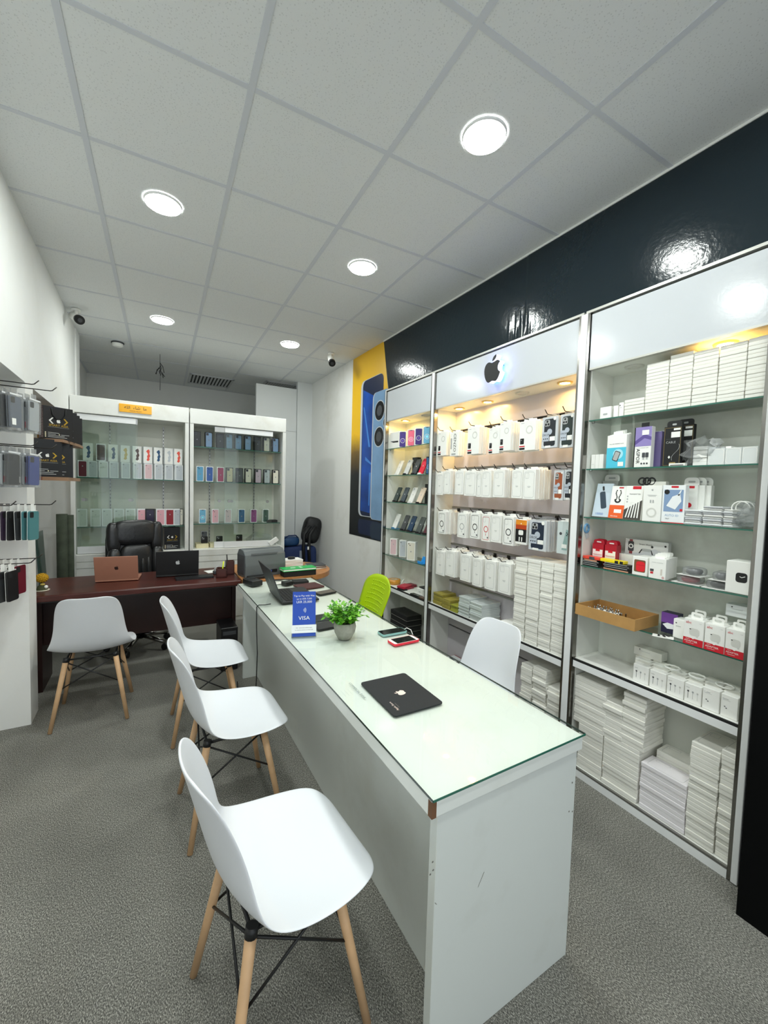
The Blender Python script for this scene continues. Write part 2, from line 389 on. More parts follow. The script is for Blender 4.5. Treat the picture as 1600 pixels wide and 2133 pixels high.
# local frame of the poster: x to the right (world -Y), z up, front towards -X
P0Y, P0Z = 4.44, 0.976
def py_(px, py): p = OX(px, py, XW); return (P0Y-p.y, p.z-P0Z)
t = thing('phone_poster', 'tall poster of a blue and a silver-blue phone on yellow fading to black', 'poster', (XW-0.0035, P0Y, P0Z), RW)
b = MB(); b.prism([(0, 0, 0), (0.86, 0, 0), (0.86, 0, 1.50), (0.838, 0, 1.50), (0.717, 0, 2.055), (0, 0, 2.055)], (0, 0.0025, 0), postermat()); b.build('sheet', t)
PBL = mat('print deep blue', (18, 72, 160), 0.3, var=0.45, scale=3.5); PBS = mat('print silver blue', (122, 158, 196), 0.3, var=0.12, scale=4); PHL = mat('print pale blue', (70, 132, 212), 0.3)
PNV = mat('print navy', (20, 32, 66), 0.3); PSI = mat('print silver', (196, 202, 208), 0.3); PBK = mat('print black', (10, 12, 16), 0.3)
b = MB(); x0, x1 = 0.275, 0.74; z0, z1 = 0.235, 1.745; y = -0.0006
b.rrect(x0-0.045, x1-0.012, z0, z1, 0.07, y, PSI); b.rrect(x0, x1, z0+0.008, z1-0.006, 0.065, y-0.0006, PNV)
b.face([(x0+0.012, y-0.0012, z0+0.06), (x1-0.02, y-0.0012, z0+0.03), (x1-0.02, y-0.0012, z1-0.35), (x0+0.25, y-0.0012, z1-0.20), (x0+0.012, y-0.0012, z1-0.10)], PBL)
b.face([(x0+0.03, y-0.0018, 1.45), (x0+0.05, y-0.0018, 1.45), (x0+0.21, y-0.0018, 1.0), (x0+0.17, y-0.0018, 1.0)], PHL)
b.face([(x0+0.10, y-0.0018, 0.86), (x0+0.25, y-0.0018, 0.80), (x0+0.25, y-0.0018, 0.82), (x0+0.10, y-0.0018, 0.90)], PHL)
b.face([(x0+0.20, y-0.0018, 0.36), (x0+0.225, y-0.0018, 0.36), (x0+0.245, y-0.0018, 0.72), (x0+0.20, y-0.0018, 0.72)], PHL)
b.build('printed_phone', t)
b = MB(); y = -0.0026; x0 = 0.545
b.rrect(x0-0.025, 0.84, 0.215, 1.562, 0.06, y, PSI); b.rrect(x0-0.006, 0.86, 0.218, 1.56, 0.055, y-0.0006, PBS)
for cx, cz in ((x0+0.13, 1.36), (x0+0.13, 1.09), (x0+0.275, 1.225)):
    k = 0.043 if cx > x0+0.2 else 0
    b.disc(cx, cz, 0.108-k, y-0.0012, PSI, 24); b.disc(cx, cz, 0.098-k, y-0.0018, PBK, 24); b.disc(cx, cz, 0.055-k/2, y-0.0024, DGREY, 20)
b.disc(x0+0.265, 1.06, 0.035, y-0.0012, PBK)
b.build('printed_phone', t)
b = MB(); b.rrect(0.235, 0.74, 0.03, 0.20, 0.05, -0.0006, PNV); b.rrect(0.53, 0.86, 0.01, 0.19, 0.05, -0.0012, mat('print dim blue', (38, 52, 72), 0.3)); b.build('printed_reflection', t)

# ceiling fittings
LED = mat('lit diffuser', (255, 255, 255), 0.5, emit=(247, 253, 248), estr=LED_L)
def led(px, py, label, xy=None):
    p = OZ(px, py, HC) if xy is None else Vector((*xy, HC))
    t = thing('ceiling_light', label, 'light', (p.x, p.y, HC-0.012), 0, 'round recessed ceiling lights')
    b = MB(); b.lathe([(0.0865, 0.002), (0.087, 0.0), (0.092, 0.0), (0.095, 0.011)], mat('white trim ring', (240, 240, 240), 0.4), n=40); b.build('trim_ring', t)
    b = MB(); b.lathe([(0.0, -0.001), (0.05, -0.001), (0.0863, -0.0005)], LED, n=40); b.build('diffuser', t)
    return t
led(1009, 282, 'largest glowing round ceiling light, high above the counter')
led(755, 556, 'glowing round ceiling light above the middle of the right display cabinets')
led(604, 717, 'smallest round ceiling light near the black security camera by the poster wall')
led(340, 423, 'large glowing round ceiling light on the left side of the ceiling')
led(338, 666, 'small glowing round ceiling light towards the back left of the ceiling')
led(0, 0, 'round ceiling light just above the top edge, nearest on the left', (0.10, 1.40))
led(0, 0, 'added unseen round ceiling light behind the viewpoint on the left', (0.10, 0.1)); led(0, 0, 'added unseen round ceiling light behind the viewpoint on the right', (1.25, 0.2))  # added lamps out of view, put in to brighten the room
led(0, 0, 'added unseen round ceiling light by the entrance behind the viewpoint', (0.10, -1.2)); led(0, 0, 'added unseen round ceiling light by the entrance, right side', (1.25, -1.1))  # two more added unseen lamps, farther back, for fill light
VENT = mat('vent metal', (198, 200, 202), 0.5)
def vent(x, y, wx, wy, label):
    t = thing('air_vent', label, 'air vent', (x, y, HC-0.014), GR)
    b = MB(); b.frame_ = None
    for (a0, a1, c0, c1) in ((-wx, wx, -wy, -wy+0.03), (-wx, wx, wy-0.03, wy), (-wx, -wx+0.03, -wy, wy), (wx-0.03, wx, -wy, wy)): b.box(a0, a1, c0, c1, 0, 0.013, VENT)
    b.box(-wx+0.02, wx-0.02, -wy+0.02, wy-0.02, 0.011, 0.013, BLACKM); b.build('frame', t)
    b = MB(); n = 11
    for k in range(n):
        c = -wx+0.04+(2*wx-0.08)*(k+0.5)/n
        b.box(-0.012, 0.012, -wy+0.03, wy-0.03, -0.0015, 0.0015, VENT, mx=Matrix.Translation((c, 0, 0.006)) @ Matrix.Rotation(0.6, 4, 'Y'))
    b.build('louvre', t)
vent(0.80, 6.55, 0.29, 0.29, 'dusty louvred air vent in the ceiling above the bookcases')
vent(1.72, 6.25, 0.24, 0.24, 'smaller louvred ceiling vent partly hidden behind the white partition')
def camera_thing(px, py, rz, tilt, label):
    p = OZ(px, py, HC); t = thing('security_camera', label, 'security camera', (p.x, p.y, HC), rz)
    b = MB(); b.cyl((0, 0, -0.02), (0, 0, -0.004), 0.035, WHITE, n=20); b.build('base', t)
    b = MB(); b.cyl((0, 0, -0.02), (0, 0.0, -0.07), 0.014, WHITE, n=12); b.build('bracket', t)
    M = Matrix.Translation((0, -0.01, -0.08)) @ Matrix.Rotation(tilt, 4, 'X')
    b = MB(); b.cyl(M @ Vector((0, 0.07, 0)), M @ Vector((0, -0.05, 0)), 0.035, WHITE, n=20); b.cyl(M @ Vector((0, -0.05, 0)), M @ Vector((0, -0.085, 0)), 0.038, BLACK, n=20); b.build('housing', t)
    b = MB(); b.cyl(M @ Vector((0, -0.085, 0)), M @ Vector((0, -0.089, 0)), 0.018, DGREY, n=16); b.build('lens', t)
camera_thing(158, 643, 0.45, 0.45, 'small black-faced security camera under the ceiling by the left wall')
camera_thing(690, 735, -0.2, 0.75, 'security camera hanging from the ceiling near the poster')
p = OZ(245, 713, HC); t = thing('smoke_detector', 'white round smoke detector on the far left ceiling', 'smoke detector', (p.x, p.y, HC-0.001))
b = MB(); b.lathe([(0.06, 0), (0.062, -0.012), (0.05, -0.014)], DGREY); b.build('base', t)
b = MB(); b.lathe([(0.052, -0.014), (0.05, -0.04), (0.03, -0.05), (0, -0.052)], WHITE); b.build('cover', t)
p = OZ(328, 792, HC); b = MB()
b.tube([(0, 0, 0), (0, 0, -0.1), (0.004, 0, -0.25), (0, 0, -0.40)], BLACK, 0.003) if False else b.tube([(0, 0, 0), (0, 0, -0.1), (0.004, 0, -0.25), (0, 0, -0.42)], 0.003, DGREY)
for k in range(7):
    a = k*1.1; b.tube([(0.002*k, 0, -0.10-0.02*k), (0.03*math.cos(a), 0.02*math.sin(a), -0.14-0.015*k), (0.05*math.cos(a+.5), 0.03*math.sin(a), -0.21-0.01*k)], 0.004, BLACKM)
one(b, 'loose_wire', 'knot of loose black wire hanging from the ceiling behind the bookcase', 'wire', (p.x, 5.6, HC))
b = MB(); pts = [(-0.72+0.10*math.sin(k/12*math.pi)*0.6, 5.5, 2.87-0.045*k) for k in range(13)]
b.prism([(x, 5.5, z) for x, _, z in pts], (0, 0.02, 0), BLACKM); one(b, 'black_strap', 'curved black strip hanging beside the trim at the left wall end', 'strap')

# ================================================================== the three display cabinets on the right wall
XF = 2.005
OFFRING = mat('unlit lamp ring', (205, 205, 198), 0.4)
SPOT = mat('lit spot lens', (255, 240, 200), 0.5, emit=(255, 206, 120), estr=SPOT_L)
ZS = (0.885, 1.14, 1.40, 1.655, 1.91)
def post(t, y0, y1):
    b = MB(); e0 = 0.0 if y0 < 0.61 else 0.013; b.box(1.992, 2.03, y0+e0, y1-0.013, 0.004, 2.464, LAM, 0.002)
    if e0: b.box(1.996, 2.028, y0, y0+0.0125, 0.004, 2.464, CHROME)
    b.box(1.996, 2.028, y1-0.0125, y1, 0.004, 2.464, CHROME); b.build('post', t)
def cabinet(label, y0, y1, zb0, zb1, glassy, posts, name='display_cabinet'):
    t = thing(name, label, 'display cabinet', (0, 0, 0))
    for a, c in posts: post(t, a, c)
    b = MB(); b.box(2.03, 2.236, y0-0.018, y0, 0.0, 2.464, LAMP); b.build('side_panel', t)
    b = MB(); b.box(2.03, 2.236, y1, y1+0.018, 0.0, 2.464, LAMP); b.build('side_panel', t)
    if glassy:
        b = MB(); b.box(2.225, 2.236, y0, y1, 0.05, 2.185, stained('cabinet back', (221, 224, 217), (188, 188, 178), 0.45, 2.4, 0.52, 0.8)); b.build('back_panel', t)
    else:
        b = MB(); x = 2.215
        for z0, z1 in ((0.05, 0.385), (0.395, 0.548), (0.6, 0.765), (0.777, 1.073), (1.087, 1.378), (1.392, 1.698), (1.712, 2.005), (2.02, 2.185)): b.box(x, 2.236, y0, y1, z0, z1, SLAT, 0.002)
        b.box(2.228, 2.2361, y0, y1, 0.05, 2.185, BLACKM); b.build('slat_back', t)
        for zr in (1.705, 1.385, 1.08, 0.771):
            b = MB(); b.box(2.206, 2.215, y0+0.005, y1-0.005, zr-0.006, zr+0.006, STEEL); b.build('hook_rail', t)
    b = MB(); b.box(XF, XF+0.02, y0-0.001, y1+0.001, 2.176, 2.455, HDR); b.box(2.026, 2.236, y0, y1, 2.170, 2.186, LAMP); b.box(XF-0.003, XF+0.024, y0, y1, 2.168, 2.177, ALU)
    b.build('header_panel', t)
    b = MB(); b.box(XF-0.008, 2.095, y0-0.03, y1+0.03, 2.4645, 2.477, ALU); b.build('top_trim', t)
    b = MB(); b.box(2.01, 2.236, y0, y1, zb0, zb1, LAMS); b.box(2.0, 2.012, y0, y1, zb0+0.001, zb1-0.010, LAM); b.box(2.001, 2.012, y0, y1, zb1-0.010, zb1, BLACKM); b.build('lower_shelf', t)
    b = MB(); b.box(2.012, 2.236, y0, y1, 0.0, 0.047, LAMS); b.box(1.999, 2.012, y0, y1, 0.0, 0.038, LAM); b.box(1.999, 2.012, y0, y1, 0.038, 0.048, STEEL); b.build('plinth', t)
    if glassy:
        for z in ZS:
            b = MB(); b.box(2.022, 2.224, y0+0.002, y1-0.002, z-0.006, z, GLS); b.box(2.0205, 2.022, y0+0.002, y1-0.002, z-0.006, z, GEDGE); s = b.build('glass_shelf', t)
            for yy in (y0+0.009, y1-0.009):
                b = MB(); b.cyl((2.05, yy, z-0.014), (2.05, yy, z-0.006), 0.007, STEEL, n=8); b.build('shelf_support', s)
    return t
Y1 = (2.742, 3.455); Y2 = (1.43, 2.678); Y3 = (0.64, 1.357)
cabinet('narrow white display cabinet with phones on glass shelves beside the poster', *Y1, 0.552, 0.598, True, [(3.455, 3.492), (2.682, 2.738)])
cabinet('wide white display cabinet with hanging phone cases under the glowing emblem', *Y2, 0.552, 0.598, False, [(1.362, 1.425)])
cabinet('white display cabinet of chargers and white boxes beside the black panel', *Y3, 0.586, 0.631, True, [(0.603, 0.638)])
def spot(px, py, label, on=True):
    p = OZ(px, py, 2.168); t = thing('cabinet_spotlight', label, 'spotlight', (p.x, p.y, 2.1695), 0, 'small round spotlights under the cabinet headers')
    b = MB(); b.lathe([(0.026, 0.0), (0.027, -0.006), (0.034, -0.009), (0.042, -0.006), (0.044, 0.0)], mat('brass lamp ring', (222, 190, 120), 0.35) if on else OFFRING, n=28); b.build('trim_ring', t)
    b = MB(); b.lathe([(0, -0.003), (0.026, -0.003)], SPOT if on else OFFRING, n=24); b.build('lens', t)
spot(1177, 797, 'lit warm spotlight beside the right post of the wide cabinet')
spot(1016, 837, 'lit warm spotlight near the middle of the wide cabinet')
spot(957, 851, 'lit warm spotlight at the left end of the wide cabinet')
spot(1088, 819, 'unlit spotlight in the wide cabinet below the glowing emblem', False)
spot(845, 876, 'lit warm spotlight over the boxed phones in the narrow cabinet')
spot(888, 866, 'unlit spotlight at the right end of the narrow cabinet', False)
spot(1322, 764, 'unlit spotlight above the stacked white boxes of the last cabinet', False)
spot(1512, 716, 'lit warm spotlight half hidden behind tall stacks of white boxes')

# backlit fruit emblem standing off the header
c = OX(1029, 771, 1.96); h = OX(1030, 742, 1.96).z-OX(1030, 800, 1.96).z
t = thing('emblem_sign', 'black bitten-fruit emblem sign glowing white and blue on the white header', 'sign', (1.942, c.y, c.z), RW)
LEDW = mat('lit white edge', (250, 250, 255), 0.5, emit=(235, 240, 255), estr=0.9); LEDB = mat('lit blue back', (60, 100, 255), 0.5, emit=(45, 85, 255), estr=11)
b = MB(); e = MB(); g = MB()
for pts in fruit(h*0.90):
    b.prism([(x, 0, z) for x, z in pts], (0, 0.004, 0), BLACK); e.prism([(x, 0.0042, z) for x, z in pts], (0, 0.040, 0), LEDW)
    g.prism([(x*0.92, 0.0445, z*0.92) for x, z in pts], (0, 0.004, 0), LEDB)
b.build('face', t); e.build('lit_edge', t); g.build('back_light', t)
b = MB()
for q in ((0.03, -0.04), (-0.04, 0.03), (0.04, 0.03)): b.cyl((q[0], 0.0485, q[1]), (q[0], 0.0628, q[1]), 0.003, STEEL, n=8)
b.build('standoff', t)

# black panel nearest the viewpoint on the right
b = MB(); b.box(1.862, 2.238, -0.6, 0.56, 0.0, 2.46, mat('black laminate', (4, 5, 6), 0.55, spec=0.12)); one(b, 'room_divider', 'tall black panel at the right edge beside the last display cabinet', 'divider')

# ================================================================== sales counter with a glass top
t = thing('sales_counter', 'long white sales counter with a green-edged glass top', 'counter', (0.6, 0.765, 0))
CX0, CX1, CY0, CY1 = 0.607, 1.212, 0.765, 3.30
def cpart(name, x0, x1, y0, y1, z0, z1, m, bev=0.0):
    b = MB(); b.box(x0-0.6, x1-0.6, y0-0.765, y1-0.765, z0, z1, m, bev); return b.build(name, t)
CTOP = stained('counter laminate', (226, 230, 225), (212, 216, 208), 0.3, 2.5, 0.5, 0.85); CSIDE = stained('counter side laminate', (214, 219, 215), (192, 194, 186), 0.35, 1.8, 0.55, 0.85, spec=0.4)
cpart('counter_top', CX0, CX1-0.006, CY0+0.004, CY1, 0.700, 0.7465, CTOP, 0.002)
b = MB(); b.face([(CX0-0.6, 0, 0.7530), (CX1-0.6, 0, 0.7530), (CX1-0.6, CY1-0.765, 0.7530), (CX0-0.6, CY1-0.765, 0.7530)], glass('counter glass', (250, 253, 251), 0.0)); b.box(CX0-0.6, CX1-0.6, -0.0012, 0.0, 0.7468, 0.7530, GEDGE); b.box(CX0-0.6012, CX0-0.6, 0, CY1-0.765, 0.7468, 0.7530, mat('dark glass edge', (28, 50, 44), 0.2)); b.box(CX1-0.6, CX1-0.5988, 0, CY1-0.765, 0.7468, 0.7530, mat('dark glass edge', (28, 50, 44), 0.2)); b.build('glass_top', t)
e1 = cpart('end_panel', 0.632, 1.192, 0.777, 0.807, 0, 0.700, CSIDE, 0.0015)
cpart('end_panel', 0.645, 1.192, 3.25, 3.28, 0, 0.700, CSIDE, 0.0015)
cpart('front_panel', 0.753, 0.771, 0.807, 3.25, 0.0, 0.700, CSIDE)
b = MB(); b.box(CX0-0.6001, CX0-0.586, 0.0035, 0.02, 0.7005, 0.744, mat('bare chipboard', (112, 78, 52), 0.8)); b.build('chipped_corner', t, None)
b = MB()   # scuffs on the end panel
SCUFF = mat('grey scuff', (120, 120, 112), 0.8)
for px, py in ((995, 1848), (905, 1880)):
    p = OY(px, py, 0.777); q = OY(px+13, py-32, 0.777) if px > 950 else OY(px+4, py+4, 0.777)
    b.face([(p.x-0.6, 0.0112, p.z), (p.x-0.5985, 0.0112, p.z), (q.x-0.5985, 0.0112, q.z), (q.x-0.6, 0.0112, q.z)], SCUFF)
for px, py in ((901, 1795), (902, 1812), (896, 1821), (1185, 1690), (1192, 1690), (1192, 1630)):
    p = OY(px, py, 0.777); b.disc(p.x-0.6, p.z, 0.003, 0.0112, SCUFF, 8)
b.build('scuff_mark', t)
b = MB(); INK = mat('green grey ink', (88, 112, 110), 0.6)
a = OZ(727, 1424, 0.7535); q = OZ(757, 1450, 0.7535)
for k, (s, sz) in enumerate((('COMMERCIAL BANK', 0.0145), ('MEMBER OF GROUP', 0.0075), ('SWIFT CODE  BRANCH', 0.0075), ('BRANCH 0 001 23456', 0.008), ('A/C NO 1234 567 890', 0.0085)), ):
    if k == 0: b.ttext(s, 0.684-0.6, 1.345-0.765, sz, 0.7533, INK, -math.pi/2)
    else: b.ttext('- '*12 if k == 1 else '-- '*8, 0.684-0.6-0.014*k, 1.345-0.765, sz*0.8, 0.7533, INK, -math.pi/2)
b.build('printed_notice', t)

# ================================================================== mahogany desk across the back
t = thing('office_desk', 'dark mahogany office desk in front of the white bookcases', 'desk', (0, 3.42, 0))
DX0, DX1 = -0.68, 0.66
b = MB(); b.box(DX0, DX1, 0, 0.62, 0.705, 0.748, WOODD, 0.008, 2); b.build('desk_top', t)
b = MB(); b.box(DX0, DX1, 0.004, 0.010, 0.700, 0.7155, BLACKM) ; b.build('edge_strip', t)
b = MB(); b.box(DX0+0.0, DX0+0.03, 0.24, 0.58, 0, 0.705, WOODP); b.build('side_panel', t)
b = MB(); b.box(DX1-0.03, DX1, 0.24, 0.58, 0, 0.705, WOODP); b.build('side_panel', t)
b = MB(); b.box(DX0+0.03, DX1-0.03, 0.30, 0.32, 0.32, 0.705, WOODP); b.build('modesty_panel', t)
# round-ended wooden table past the desk
t = thing('side_table', 'light brown wooden table with a rounded end behind the counter', 'table', (1.12, 3.74, 0))
b = MB(); TW = mat('orange brown wood', (178, 122, 74), 0.4, var=0.2, scale=6); P = [(-0.455, 0.39), (-0.455, -0.39)]+[(0.02+0.39*math.cos(a), 0.39*math.sin(a)) for a in [math.radians(-90+10*k) for k in range(19)]]
b.prism([(x, y, 0.705) for x, y in P], (0, 0, 0.043), TW); b.build('table_top', t)
b = MB(); b.lathe([(0.05, 0.03), (0.045, 0.705)], WOODP, n=16); b.build('column', t)
b = MB(); b.lathe([(0.0, 0.04), (0.2, 0.03), (0.22, 0.0)], WOODP, n=24); b.build('base', t)

# ================================================================== two white glazed bookcases at the back
SH1, SH2 = (1.075, 1.553), (1.09, 1.548, 1.92)
BACKM = stained('bookcase back', (222, 222, 212), (196, 198, 186), 0.5, 1.8, 0.5, 0.8)
def bookcase(label, x0, x1, shelves, doors, standards):
    t = thing('glazed_bookcase', label, 'bookcase', (x0, 4.75, 0)); wd = x1-x0
    b = MB(); b.box(0, 0.035, 0, 0.38, 0, 2.15, LAMS); b.build('side_panel', t)
    b = MB(); b.box(wd-0.035, wd, 0, 0.38, 0, 2.15, LAMS); b.build('side_panel', t)
    b = MB(); b.box(0, wd, -0.003, 0.38, 2.15, 2.305, LAMS, 0.003); b.build('header', t)
    b = MB(); b.box(0.035, wd-0.035, 0.365, 0.38, 0.0, 2.15, BACKM); b.build('back_panel', t)
    b = MB(); b.box(0.035, wd-0.035, 0.0, 0.365, 0.0, 0.82, LAMS); b.box(0.037, wd-0.037, -0.012, 0.0, 0.69, 0.745, LAMS); b.box(0.037, wd-0.037, -0.012, 0.0, 0.752, 0.815, LAMS); b.box(0.037, wd-0.037, -0.010, 0.0, 0.05, 0.683, LAMS); b.build('base_cabinet', t)
    for z in shelves:
        b = MB(); b.box(0.037, wd-0.037, 0.06, 0.36, z-0.008, z, GLS); b.box(0.037, wd-0.037, 0.058, 0.06, z-0.008, z, GEDGE); b.build('glass_shelf', t)
    for px in standards:
        b = MB(); x = px-x0; b.box(x-0.006, x+0.006, 0.352, 0.364, 0.83, 2.13, STEEL)
        for k in range(34): b.box(x-0.003, x+0.003, 0.3515, 0.3525, 0.86+0.037*k, 0.875+0.037*k, BLACKM)
        b.build('shelf_standard', t)
    for a, c, yy in doors:
        d = MB(); d.face([(a-x0, yy+0.0025, 0.885), (c-x0, yy+0.0025, 0.885), (c-x0, yy+0.0025, 2.095), (a-x0, yy+0.0025, 2.095)], GLP)
        do = d.build('sliding_door', t)
        b = MB(); b.box(a-x0, c-x0, yy-0.006, yy+0.011, 2.088, 2.142, LAM); b.build('top_rail', do)
        b = MB(); b.box(a-x0, c-x0, yy-0.006, yy+0.011, 0.825, 0.892, LAM); b.build('bottom_rail', do)
        b = MB()
        for xx in (a-x0+0.05, c-x0-0.05): b.cyl((xx, yy-0.004, 1.34), (xx, yy+0.009, 1.34), 0.016, STEEL, n=16)
        b.build('finger_pull', do)
    return t
bookcase('white bookcase with sliding glass doors and pale phone boxes, behind the leather chair', -0.62, 0.375, SH1, [(-0.575, -0.10, 0.012), (-0.56, -0.085, 0.035)], (-0.335, 0.15))
bookcase('white bookcase with sliding glass doors and dark phone boxes, next to the partition', 0.385, 1.40, SH2, [(0.73, 1.25, 0.012), (0.63, 0.86, 0.035)], (0.62, 1.12))
a = OY(248, 840, 4.745); q = OY(316, 864, 4.745)
t = thing('arabic_plaque', 'small yellow plaque with black Arabic script on the bookcase header', 'sign', (a.x, 4.743, q.z))
b = MB(); wd = q.x-a.x; hh = a.z-q.z; b.box(0, wd, -0.004, 0.003, 0, hh, mat('yellow acrylic', (246, 176, 14), 0.25), 0.001); b.build('plate', t)
b = MB(); b.ftext('\ufeea\ufee0\ufedf\ufe8d  \ufe80\ufe8e\ufeb7  \ufe8e\ufee3', wd/2, hh*0.60, hh*0.52, -0.0046, BLACK); b.ftext('MASHA ALLAH', wd/2, hh*0.2, hh*0.2, -0.0046, mat('brown lettering', (140, 92, 10), 0.5)); b.build('lettering', t)

# ================================================================== chairs
def spow(a, e): return math.copysign(abs(a)**e, a)
def puff(b, c, sx, sy, sz, m, e=0.5, mx=None, u=20, v=12):
    """soft cushion: a superellipsoid with half sizes sx, sy, sz"""
    c = Vector(c); R = []
    for j in range(v+1):
        f = -math.pi/2+math.pi*j/v; row = []
        for i in range(u):
            t = 2*math.pi*i/u
            p = c+Vector((sx*spow(math.cos(f), e)*spow(math.cos(t), e), sy*spow(math.cos(f), e)*spow(math.sin(t), e), sz*spow(math.sin(f), e)))
            row.append(b.bm.verts.new(mx @ p if mx is not None else p))
        R.append(row)
    for j in range(v): b.loop(R[j], R[j+1], m)
PLAS = mat('white polypropylene', (226, 229, 234), 0.38, spec=0.4)
PROF = [(-.272, .830, .085, .010), (-.269, .819, .130, .020), (-.259, .785, .158, .038), (-.243, .722, .174, .052), (-.225, .65, .182, .060), (-.207, .58, .190, .060),
        (-.187, .517, .203, .054), (-.153, .466, .220, .044), (-.097, .437, .235, .038), (-.02, .424, .240, .034), (.06, .423, .237, .028), (.130, .430, .226, .018),
        (.180, .437, .206, .010), (.210, .432, .172, .003), (.226, .417, .115, .0)]
def shell_bm():
    b = MB(); rows = []
    for k, (x, z, hw, fw) in enumerate(PROF):
        a = PROF[max(k-1, 0)]; c = PROF[min(k+1, len(PROF)-1)]
        tx, tz = c[0]-a[0], c[1]-a[1]; L = math.hypot(tx, tz); nx, nz = -tz/L, tx/L
        row = []
        for i in range(11):
            v = -1+i/5; d = fw*abs(v)**2.2
            row.append(b.bm.verts.new((x+nx*d, hw*v, z+nz*d)))
        rows.append(row)
    for k in range(len(rows)-1): b.loop(rows[k], rows[k+1], PLAS, closed=False)
    return b
def dining_chair(label, loc, rz):
    t = thing('dining_chair', label, 'chair', loc, rz, 'white shell chairs with wooden legs')
    o = shell_bm().build('seat_shell', t, True)
    md = o.modifiers.new('thick', 'SOLIDIFY'); md.thickness = 0.008; md.offset = -1
    md = o.modifiers.new('smooth', 'SUBSURF'); md.levels = 2; md.render_levels = 2
    for sx in (1, -1):
        for sy in (1, -1):
            b = MB(); p = Vector((sx*0.118-0.01, sy*0.128, 0.416)); q = Vector((sx*0.192-0.01, sy*0.197, 0.002))
            b.cyl(p, q, 0.0152, WOODL, 0.0112, 18); b.build('leg', t)
    b = MB()
    for sy in (1, -1):
        for sx in (1, -1):
            p = Vector((sx*0.118-0.01, sy*0.128, 0.416)); q = Vector((sx*0.192-0.01, sy*0.197, 0.002))
            b.cyl(p+(p-q)*0.03, p.lerp(q, 0.03), 0.0162, BLACK, n=12)
    def lp(sx, sy, f):
        p = Vector((sx*0.118-0.01, sy*0.128, 0.416)); q = Vector((sx*0.192-0.01, sy*0.197, 0.002)); return p.lerp(q, f)
    for (a, c) in (((1, 1), (1, -1)), ((-1, 1), (-1, -1)), ((1, 1), (-1, 1)), ((1, -1), (-1, -1))):
        b.tube([lp(*a, 0.03), lp(*c, 0.42)], 0.004, BLACK); b.tube([lp(*a, 0.42), lp(*c, 0.03)], 0.004, BLACK); b.tube([lp(*a, 0.0), lp(*c, 0.0)], 0.006, BLACK)
    b.build('brace', t)
    return t
ch = dining_chair('nearest white shell chair with wooden legs, in front of the counter', (0.338, 1.118, 0), math.radians(5)); ch.scale = (1.0, 1.0, 0.985)
copy_thing(ch, 'middle white shell chair of the row along the counter front', (0.342, 1.96, 0), math.radians(2), 'white shell chairs with wooden legs')
copy_thing(ch, 'farthest white shell chair of the row along the counter, nearest the desk', (0.33, 2.735, 0), math.radians(-2), 'white shell chairs with wooden legs')
copy_thing(ch, 'white shell chair turned away, pulled up to the mahogany desk', (-0.305, 3.22, 0), math.radians(88), 'white shell chairs with wooden legs')
copy_thing(ch, 'white shell chair behind the counter, facing the black mousepad', (1.405, 1.545, 0), math.radians(181), 'white shell chairs with wooden legs')

# lime green chair behind the counter
t = thing('office_chair', 'lime green plastic chair with a dimpled back, behind the counter', 'chair', (1.34, 2.80, 0), math.pi)
LIME = mat('lime green plastic', (172, 204, 8), 0.35)
b = MB(); rows = []
for k in range(13):
    s = k/12; z = 0.45+0.385*s; hw = (0.185+0.025*s)*(1 if s < 0.8 else math.sqrt(max(0.02, 1-((s-0.8)/0.2)**2*0.30))) * (1 if s > 0.1 else 0.93+0.7*s)
    rows.append([b.bm.verts.new((-0.17-0.12*s+0.035*abs(v)**2+0.006, hw*v, z-0.05*s*abs(v)**3)) for v in [-1+i/7 for i in range(15)]])
for k in range(12): b.loop(rows[k], rows[k+1], LIME, closed=False)
for k in range(9):
    for i in range(10):
        s = 0.14+0.72*k/8; v = -0.6+1.2*i/9; hw = 0.185+0.025*s
        if abs(v) > 0.35+0.3*(1-abs(s-0.5)): continue
        b.ball((-0.17-0.12*s+0.035*v*v+0.006, hw*v, 0.45+0.385*s-0.05*s*abs(v)**3), 0.009, LIME, (0.6, 1, 0.7), 8, 5)
o = b.build('backrest', t); md = o.modifiers.new('thick', 'SOLIDIFY'); md.thickness = 0.007
b = MB(); puff(b, (0.02, 0, 0.445), 0.215, 0.215, 0.022, LIME, 0.35); b.build('seat', t)
for sy in (1, -1):
    b = MB(); b.tube([(0.21, sy*0.22, 0.01), (0.16, sy*0.215, 0.42), (-0.17, sy*0.205, 0.43), (-0.19, sy*0.20, 0.55)], 0.011, BLACK, 8); b.build('leg', t)
    b = MB(); b.tube([(-0.24, sy*0.22, 0.01), (-0.14, sy*0.21, 0.425)], 0.011, BLACK, 8); b.build('leg', t)

# black leather swivel chair behind the desk
LEA = mat('black leather', (27, 28, 30), 0.3, bump=0.12, bscale=30)
t = thing('executive_chair', 'black leather swivel chair behind the mahogany desk', 'chair', (-0.065, 4.33, 0), math.radians(12)); t.scale = (0.86, 0.8, 0.955)
b = MB(); TL = Matrix.Translation((0, 0.16, 0.55)) @ Matrix.Rotation(-0.14, 4, 'X')
puff(b, (0, 0.035, 0.27), 0.275, 0.05, 0.40, LEA, 0.45, TL); b.build('back_shell', t)
b = MB(); puff(b, (0, -0.03, 0.545), 0.215, 0.06, 0.125, LEA, 0.55, TL)
for sx in (1, -1): puff(b, (sx*0.205, -0.025, 0.50), 0.065, 0.055, 0.15, LEA, 0.6, TL)
b.build('head_cushion', t)
b = MB(); puff(b, (0, -0.035, 0.24), 0.16, 0.055, 0.19, LEA, 0.5, TL)
for k in range(5): puff(b, (-0.11+0.055*k, -0.07, 0.16), 0.028, 0.03, 0.15, LEA, 0.8, TL, 10, 8)
